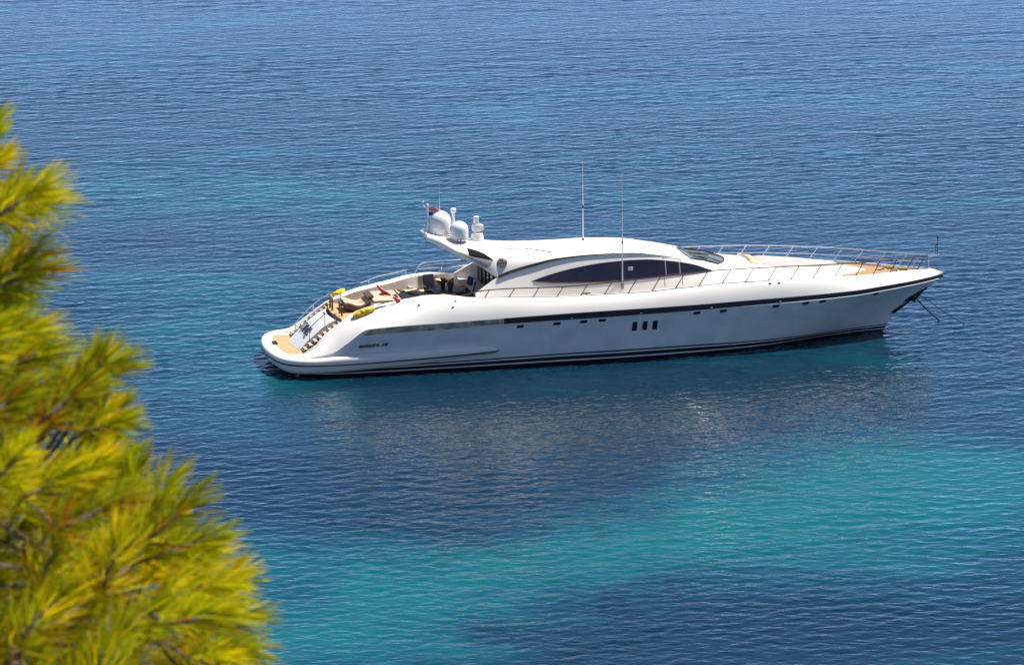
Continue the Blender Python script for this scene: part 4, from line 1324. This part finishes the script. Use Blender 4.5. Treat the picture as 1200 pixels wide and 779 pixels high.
# ------------------------------------------------------------------ pine tree beside the viewpoint
SHOOTS = [
(-0.878,6.965,42.570,0.49,-0.20,0.85,0.80), (-0.891,7.030,42.515,0.81,0.24,0.53,0.70), (-0.847,7.030,42.463,0.51,0.11,0.85,0.70), (-0.807,6.785,42.507,0.93,-0.34,0.12,0.95),
(-0.792,6.640,42.534,0.82,-0.22,0.53,0.95), (-0.839,6.860,42.374,0.49,0.05,0.87,0.80), (-0.822,6.737,42.396,0.80,0.08,0.60,0.95), (-0.822,6.761,42.390,0.98,0.12,0.18,0.95),
(-0.977,7.196,42.279,0.93,-0.35,0.06,1.00), (-0.887,7.087,42.261,0.87,-0.22,0.44,0.85), (-1.002,7.216,42.224,0.66,-0.26,0.71,1.00), (-0.925,6.626,42.340,0.78,-0.47,0.41,0.93),
(-0.876,6.896,42.261,0.70,-0.29,0.65,0.90), (-0.820,6.697,42.302,0.94,0.23,0.26,0.85), (-1.037,7.564,42.108,0.50,-0.10,0.86,0.81), (-0.833,6.433,42.354,0.72,-0.46,0.51,0.92),
(-0.962,6.887,42.245,0.62,0.06,0.78,1.00), (-0.847,6.884,42.228,0.73,0.39,0.56,0.95), (-0.794,6.601,42.287,0.91,-0.02,0.42,0.90), (-0.974,6.961,42.199,0.79,-0.47,0.39,0.86),
(-0.937,6.953,42.199,0.55,-0.32,0.78,0.98), (-0.862,7.123,42.154,0.70,-0.37,0.61,0.89), (-0.950,7.316,42.106,0.70,-0.39,0.60,0.81), (-0.699,6.886,42.198,0.90,-0.02,0.44,0.80),
(-0.695,6.806,42.214,0.62,-0.23,0.75,0.85), (-0.695,6.820,42.208,0.31,0.30,0.90,0.70), (-1.055,7.533,42.022,0.72,-0.33,0.61,0.91), (-0.756,6.751,42.190,0.28,0.48,0.83,0.80),
(-1.029,7.570,41.996,0.84,0.46,0.29,0.87), (-0.946,7.387,42.036,0.73,-0.26,0.64,0.94), (-0.811,6.752,42.184,0.87,0.31,0.39,0.79), (-0.723,6.575,42.223,0.70,0.29,0.65,0.80),
(-0.775,6.161,42.314,0.84,0.26,0.48,0.83), (-0.771,6.904,42.134,0.96,0.19,0.21,0.70), (-0.991,7.378,42.022,0.73,-0.45,0.51,0.90), (-0.963,6.770,42.165,0.48,-0.30,0.82,0.96),
(-0.865,7.044,42.082,0.86,0.35,0.37,0.93), (-0.699,6.966,42.097,0.78,0.30,0.55,0.75), (-0.673,6.692,42.159,0.91,-0.31,0.26,0.70), (-0.688,6.809,42.128,0.47,-0.16,0.87,0.65),
(-0.935,6.615,42.159,0.94,0.33,-0.08,0.92), (-0.899,7.112,42.030,0.94,-0.29,0.15,0.80), (-0.988,7.357,41.965,0.93,0.26,-0.27,0.95), (-0.886,7.364,41.948,0.57,0.22,0.79,0.94),
(-0.698,6.858,42.048,0.91,-0.20,0.37,0.75), (-0.770,6.237,42.202,0.57,-0.44,0.69,0.84), (-0.682,6.591,42.110,0.65,0.03,0.76,0.70), (-0.679,6.913,42.020,0.69,-0.34,0.64,0.82),
(-1.042,7.137,41.966,0.59,-0.37,0.72,0.86), (-0.890,6.492,42.123,0.99,0.01,-0.14,0.88), (-0.777,7.234,41.924,0.14,-0.30,0.94,0.96), (-0.863,6.571,42.094,0.90,0.42,0.15,0.95),
(-0.737,6.396,42.135,0.88,-0.00,0.47,0.97), (-0.690,6.792,42.009,0.80,-0.37,0.48,0.82), (-0.636,6.782,42.009,0.28,-0.16,0.95,0.90), (-0.814,7.277,41.875,0.60,-0.51,0.62,0.81),
(-0.876,7.218,41.891,0.79,0.10,0.60,0.96), (-0.862,6.385,42.109,0.56,-0.31,0.77,0.95), (-0.863,6.750,42.012,0.61,0.56,0.56,0.97), (-0.596,6.708,42.013,0.51,0.01,0.86,0.90),
(-1.087,7.642,41.770,0.81,-0.58,0.11,0.97), (-0.664,6.287,42.117,0.85,0.43,0.30,1.00), (-0.559,6.557,42.032,0.77,0.13,0.62,0.90), (-0.623,6.812,41.959,0.77,-0.49,0.40,0.95),
(-0.824,7.549,41.761,0.51,0.35,0.79,0.99), (-0.988,6.795,41.957,0.06,0.58,0.81,1.00), (-0.841,6.362,42.065,0.09,-0.37,0.93,0.89), (-0.760,7.504,41.755,0.91,0.40,-0.12,0.85),
(-0.832,7.312,41.806,0.61,-0.42,0.68,0.82), (-0.855,6.903,41.912,0.74,0.24,0.63,0.89), (-0.902,6.696,41.959,-0.23,0.38,0.90,0.81), (-0.552,6.677,41.960,0.93,0.24,0.28,0.90),
(-0.634,7.059,41.842,0.85,-0.15,0.50,0.80), (-0.627,7.439,41.729,0.97,0.24,0.08,0.88), (-0.722,6.404,42.012,0.44,-0.06,0.90,0.95), (-0.612,6.211,42.058,0.34,-0.07,0.94,0.90),
(-0.558,6.908,41.863,0.82,0.12,0.55,0.90), (-1.014,7.526,41.692,0.95,0.30,0.04,0.89), (-0.817,6.749,41.905,0.97,-0.03,0.25,0.93), (-0.830,7.558,41.676,0.73,-0.00,0.68,0.87),
(-0.910,6.338,42.017,0.74,-0.34,0.57,0.82), (-0.967,7.317,41.734,0.90,0.19,0.40,0.96), (-0.704,6.525,41.937,0.45,0.09,0.89,1.00), (-0.537,6.978,41.805,0.95,-0.11,0.28,0.90),
(-0.637,6.834,41.845,0.66,-0.25,0.71,0.80), (-0.529,6.378,41.972,0.96,-0.03,0.28,0.96), (-0.913,6.683,41.885,0.43,-0.27,0.86,0.86), (-0.703,6.968,41.800,0.80,-0.60,0.12,0.98),
(-0.512,6.795,41.842,0.76,-0.06,0.65,0.90), (-0.801,7.095,41.759,0.88,-0.32,0.36,0.91), (-0.858,6.590,41.897,0.58,-0.37,0.72,0.86), (-0.864,7.168,41.730,0.87,0.47,0.16,0.87),
(-1.016,7.025,41.772,0.73,-0.39,0.56,0.93), (-0.568,6.501,41.896,0.67,-0.51,0.53,0.79), (-0.485,6.087,42.015,0.97,-0.09,0.21,0.82), (-0.698,6.559,41.878,0.64,-0.33,0.70,0.89),
(-0.718,6.167,41.989,0.70,0.06,0.71,0.95), (-0.507,6.821,41.792,0.97,0.21,0.11,0.90), (-0.592,6.280,41.949,0.87,-0.01,0.49,0.92), (-0.991,6.903,41.770,0.82,0.09,-0.57,0.85),
(-0.873,7.034,41.730,0.68,0.36,0.64,0.99), (-0.709,7.242,41.660,0.75,-0.34,0.56,0.86), (-0.936,7.051,41.717,1.00,-0.05,-0.09,0.92), (-0.981,7.188,41.673,0.86,-0.47,0.21,0.88),
(-0.504,6.700,41.791,0.99,0.08,-0.13,0.90), (-1.011,7.430,41.575,0.81,-0.27,0.52,0.79), (-0.918,7.332,41.597,0.61,-0.44,0.66,1.00), (-0.606,7.263,41.610,0.78,0.28,0.55,0.81),
(-0.610,6.481,41.843,0.48,-0.41,0.77,0.93), (-0.781,7.166,41.636,0.70,-0.27,0.67,0.87), (-0.827,6.381,41.869,0.41,-0.44,0.80,0.97), (-0.796,6.928,41.701,0.16,-0.43,0.89,0.91),
(-0.493,6.462,41.838,0.78,-0.62,0.03,0.84), (-0.608,6.170,41.924,0.22,0.50,0.84,0.82), (-0.511,6.676,41.770,0.95,0.26,0.18,0.90), (-1.028,6.999,41.677,0.46,0.12,0.88,0.87),
(-0.900,6.227,41.888,0.38,-0.01,0.93,0.79), (-0.628,6.142,41.906,0.21,0.06,0.97,0.83), (-0.971,7.366,41.518,0.29,0.29,0.91,0.95), (-0.876,7.154,41.578,0.64,-0.26,0.73,0.87),
(-0.892,6.462,41.788,0.22,-0.27,0.94,0.91), (-0.703,6.483,41.779,0.23,0.28,0.93,0.80), (-0.640,7.275,41.532,0.41,0.56,0.72,0.91), (-0.636,6.918,41.641,0.64,-0.04,0.77,0.80),
(-0.754,6.354,41.815,0.25,-0.24,0.94,0.84), (-0.667,7.339,41.493,0.81,-0.59,0.07,0.79), (-0.763,7.162,41.548,0.39,0.14,0.91,0.84), (-0.909,6.908,41.628,0.38,-0.43,0.82,0.91),
(-0.647,7.449,41.454,0.92,0.37,-0.11,0.82), (-0.785,6.789,41.662,0.96,0.26,-0.03,0.92), (-0.881,7.189,41.532,0.21,-0.09,0.97,0.96), (-1.028,7.519,41.423,1.00,0.05,0.01,0.79),
(-1.072,7.200,41.522,-0.06,0.56,0.82,0.84), (-0.526,6.704,41.673,0.93,0.23,-0.30,0.86), (-0.701,6.891,41.615,0.36,0.52,0.77,0.96),
]
def needle_material():
    m = bpy.data.materials.new('pine_needles')
    m.use_nodes = True
    nt = m.node_tree
    b = nt.nodes["Principled BSDF"]
    b.inputs["Roughness"].default_value = 0.5; b.inputs["Specular IOR Level"].default_value = 0.12
    at = nt.nodes.new("ShaderNodeAttribute"); at.attribute_name = "tone"
    cr = nt.nodes.new("ShaderNodeValToRGB")
    e = cr.color_ramp.elements
    e[0].position = 0.0; e[0].color = (0.42, 0.13, 0.008, 1)
    e[1].position = 1.0; e[1].color = (0.90, 0.62, 0.006, 1)
    for p, c in ((.10, (0.55, 0.27, 0.006)), (.20, (0.17, 0.20, 0.004)), (.50, (0.36, 0.43, 0.004)), (.78, (0.66, 0.59, 0.005))):
        q = e.new(p); q.color = (*c, 1)
    nt.links.new(at.outputs["Fac"], cr.inputs[0])
    nt.links.new(cr.outputs[0], b.inputs["Base Color"])
    tr = nt.nodes.new("ShaderNodeBsdfTranslucent")
    nt.links.new(cr.outputs[0], tr.inputs[0])
    mx = nt.nodes.new("ShaderNodeMixShader"); mx.inputs[0].default_value = .5
    nt.links.new(b.outputs[0], mx.inputs[1]); nt.links.new(tr.outputs[0], mx.inputs[2])
    nt.links.new(mx.outputs[0], nt.nodes["Material Output"].inputs[0])
    return m
M_needle = needle_material()
M_bark = mat('pine_bark', (0.09, 0.06, 0.045), 0.9, noise=(25, .8, (0.17, .12, .09)), bump=(60, .01))
M_cone = mat('pine_cone_scales', (0.26, 0.15, 0.09), 0.8, noise=(50, .8, (0.10, .05, .03)), bump=(90, .01))

def pine():
    rnd = random.Random(11)
    root = bpy.data.objects.new('pine_tree', None); COL.objects.link(root)
    base = Vector((-1.75, 7.9, 36.9)); root.location = base
    tag(root, "yellow green pine tree in the blurred left foreground, cut off by the frame", "tree")
    trunk_pts = [Vector((-1.75, 7.9, 36.4)), Vector((-1.70, 7.85, 38.2)), Vector((-1.55, 7.75, 40)), Vector((-1.5, 7.6, 41.4)), Vector((-1.42, 7.5, 42.4)), Vector((-1.42, 7.5, 43.0))]
    tp = catmull(trunk_pts, 6)
    mb = MB(); mb.tube([p - base for p in tp], [.15 - .135 * i / (len(tp) - 1) for i in range(len(tp))], 12)
    mb.build('trunk', M_bark, root)
    # limbs gather the shoots that lie nearest to them in height
    bands = [(42.52, 99), (42.36, 42.52), (42.22, 42.36), (42.10, 42.22), (41.98, 42.10), (41.87, 41.98), (41.76, 41.87), (0, 41.76)]
    def grow(sh, lp, n_needles):
        mb = MB()
        mb.tube([p - base for p in lp], [.026 - .020 * i / (len(lp) - 1) for i in range(len(lp))], 7)
        V, F, T = [], [], []
        for x, y, z, dx, dy, dz, sz in sh:
            p = Vector((x, y, z)); d = Vector((dx, dy, dz)).normalized()
            # twig from the limb
            q = min(lp, key=lambda a: (a - (p - d * .14)).length)
            tw = [q, q.lerp(p - d * .04, .55) + Vector((0, .10, -.03)), p - d * .03, p + d * .05 * sz]
            mb.tube([a - base for a in catmull(tw, 4)], .0042, 5)
            side = d.cross(Vector((0, 0, 1)));
            if side.length < .1: side = d.cross(Vector((1, 0, 0)))
            side.normalize(); up = side.cross(d)
            old = rnd.random() < .25
            sh_tone = rnd.uniform(-.30, .25)
            for k in range(n_needles):
                u = rnd.random()
                along = -.055 + .125 * u
                phi = rnd.uniform(0, 2 * math.pi)
                spread = R(62 - 46 * u + rnd.uniform(-10, 10))
                ln = sz * (.078 - .014 * u) * rnd.uniform(.75, 1.12)
                rad = side * math.cos(phi) + up * math.sin(phi)
                nd = (d * math.cos(spread) + rad * math.sin(spread)).normalized()
                b = p + d * along * sz + rad * .004
                w = nd.cross(Vector((rnd.uniform(-1, 1), rnd.uniform(-1, 1), rnd.uniform(-1, 1)))).normalized() * .0014
                bend = Vector((0, 0, -.10 * ln)) + d * .18 * ln
                m1 = b + nd * ln * .5; e = b + nd * ln + bend
                n = len(V)
                V += [b - w - base, b + w - base, m1 + w - base, m1 - w - base, e + w * .4 - base, e - w * .4 - base]
                F += [(n, n+1, n+2, n+3), (n+3, n+2, n+4, n+5)]
                tone = .55 + sh_tone + rnd.gauss(0, .20)
                if u < .28 and rnd.random() < (.55 if old else .20): tone = rnd.uniform(0, .14)
                tone = min(1, max(.0, tone))
                T += [tone * .8, tone * .8, tone, tone, min(1, tone + .12), min(1, tone + .12)]
        limb = mb.build('branch', M_bark, root)
        me = bpy.data.meshes.new('needles'); me.from_pydata([tuple(v) for v in V], [], F); me.update()
        me.materials.append(M_needle)
        a = me.attributes.new('tone', 'FLOAT', 'POINT'); a.data.foreach_set('value', T)
        o = bpy.data.objects.new('needles', me); COL.objects.link(o); o.parent = limb

    for lo, hi in bands:
        sh = [s for s in SHOOTS if lo <= s[2] < hi]
        if not sh: continue
        tipx = max(sh, key=lambda s: s[0])
        zc = sum(s[2] for s in sh) / len(sh)
        st_ = Vector((-1.5, 7.75, zc - .35))
        en = Vector(tipx[:3]) + Vector((-.16, .50, -.08))
        mid = st_.lerp(en, .5) + Vector((0, .20, -.06))
        grow(sh, catmull([st_, mid, en], 10), 165)
    # the rest of the crown, round the trunk and away from the view
    for k in range(26):
        z = 40.4 + 2.7 * k / 25
        az = R(75 + 210 * ((k * .618) % 1.0))
        ln = .95 - .5 * max(0, (z - 41.6) / 1.5) + rnd.uniform(-.1, .1)
        st_ = Vector((-1.46, 7.6, z - .12)); d = Vector((math.cos(az), math.sin(az), .25))
        lp = catmull([st_, st_ + d * ln * .5 + Vector((0, 0, -.05)), st_ + d * ln], 8)
        sh = []
        for j in range(11):
            q = lp[min(len(lp) - 1, int(len(lp) * (.3 + .7 * j / 10)))]
            dd = (d + Vector((rnd.uniform(-.9, .9), rnd.uniform(-.9, .9), rnd.uniform(0, .9)))).normalized()
            p = q + dd * rnd.uniform(.08, .22)
            if p.x > -.128 * p.y - .16: continue
            sh.append((p.x, p.y, p.z, dd.x, dd.y, dd.z, rnd.uniform(.9, 1.1)))
        grow(sh, lp, 80)
    # cones
    for c, ax, s in ((( -.655, 6.72, 41.865), (.25, -.3, -.9), 1.0), ((-.815, 6.7, 41.765), (.2, -.2, -1), .8), ((-.475, 6.7, 41.72), (.8, -.3, .3), .8), ((-.70, 6.86, 42.235), (.6, 0, .7), .6)):
        c = Vector(c); ax = Vector(ax).normalized()
        mb = MB()
        q = ax.to_track_quat('Z', 'Y').to_matrix()
        for i in range(9):
            u = i / 8
            r = s * .021 * math.sin(math.pi * (.12 + .8 * u)) ** .8
            for k in range(9):
                a = 2 * math.pi * (k + .5 * (i % 2)) / 9
                pos = q @ Vector((r * math.cos(a), r * math.sin(a), s * .068 * (u - .5)))
                mb.box(c + pos - base, (s * .011, s * .011, s * .006), q @ Euler((0, R(-35), a)).to_matrix().to_3x3() if False else q @ Matrix.Rotation(a, 3, 'Z') @ Matrix.Rotation(R(-40), 3, 'Y'), .001)
        mb.tube([c - ax * .03 * s - base, c + ax * .03 * s - base], s * .014, 8)
        mb.build('pine_cone', M_cone, root)
pine()
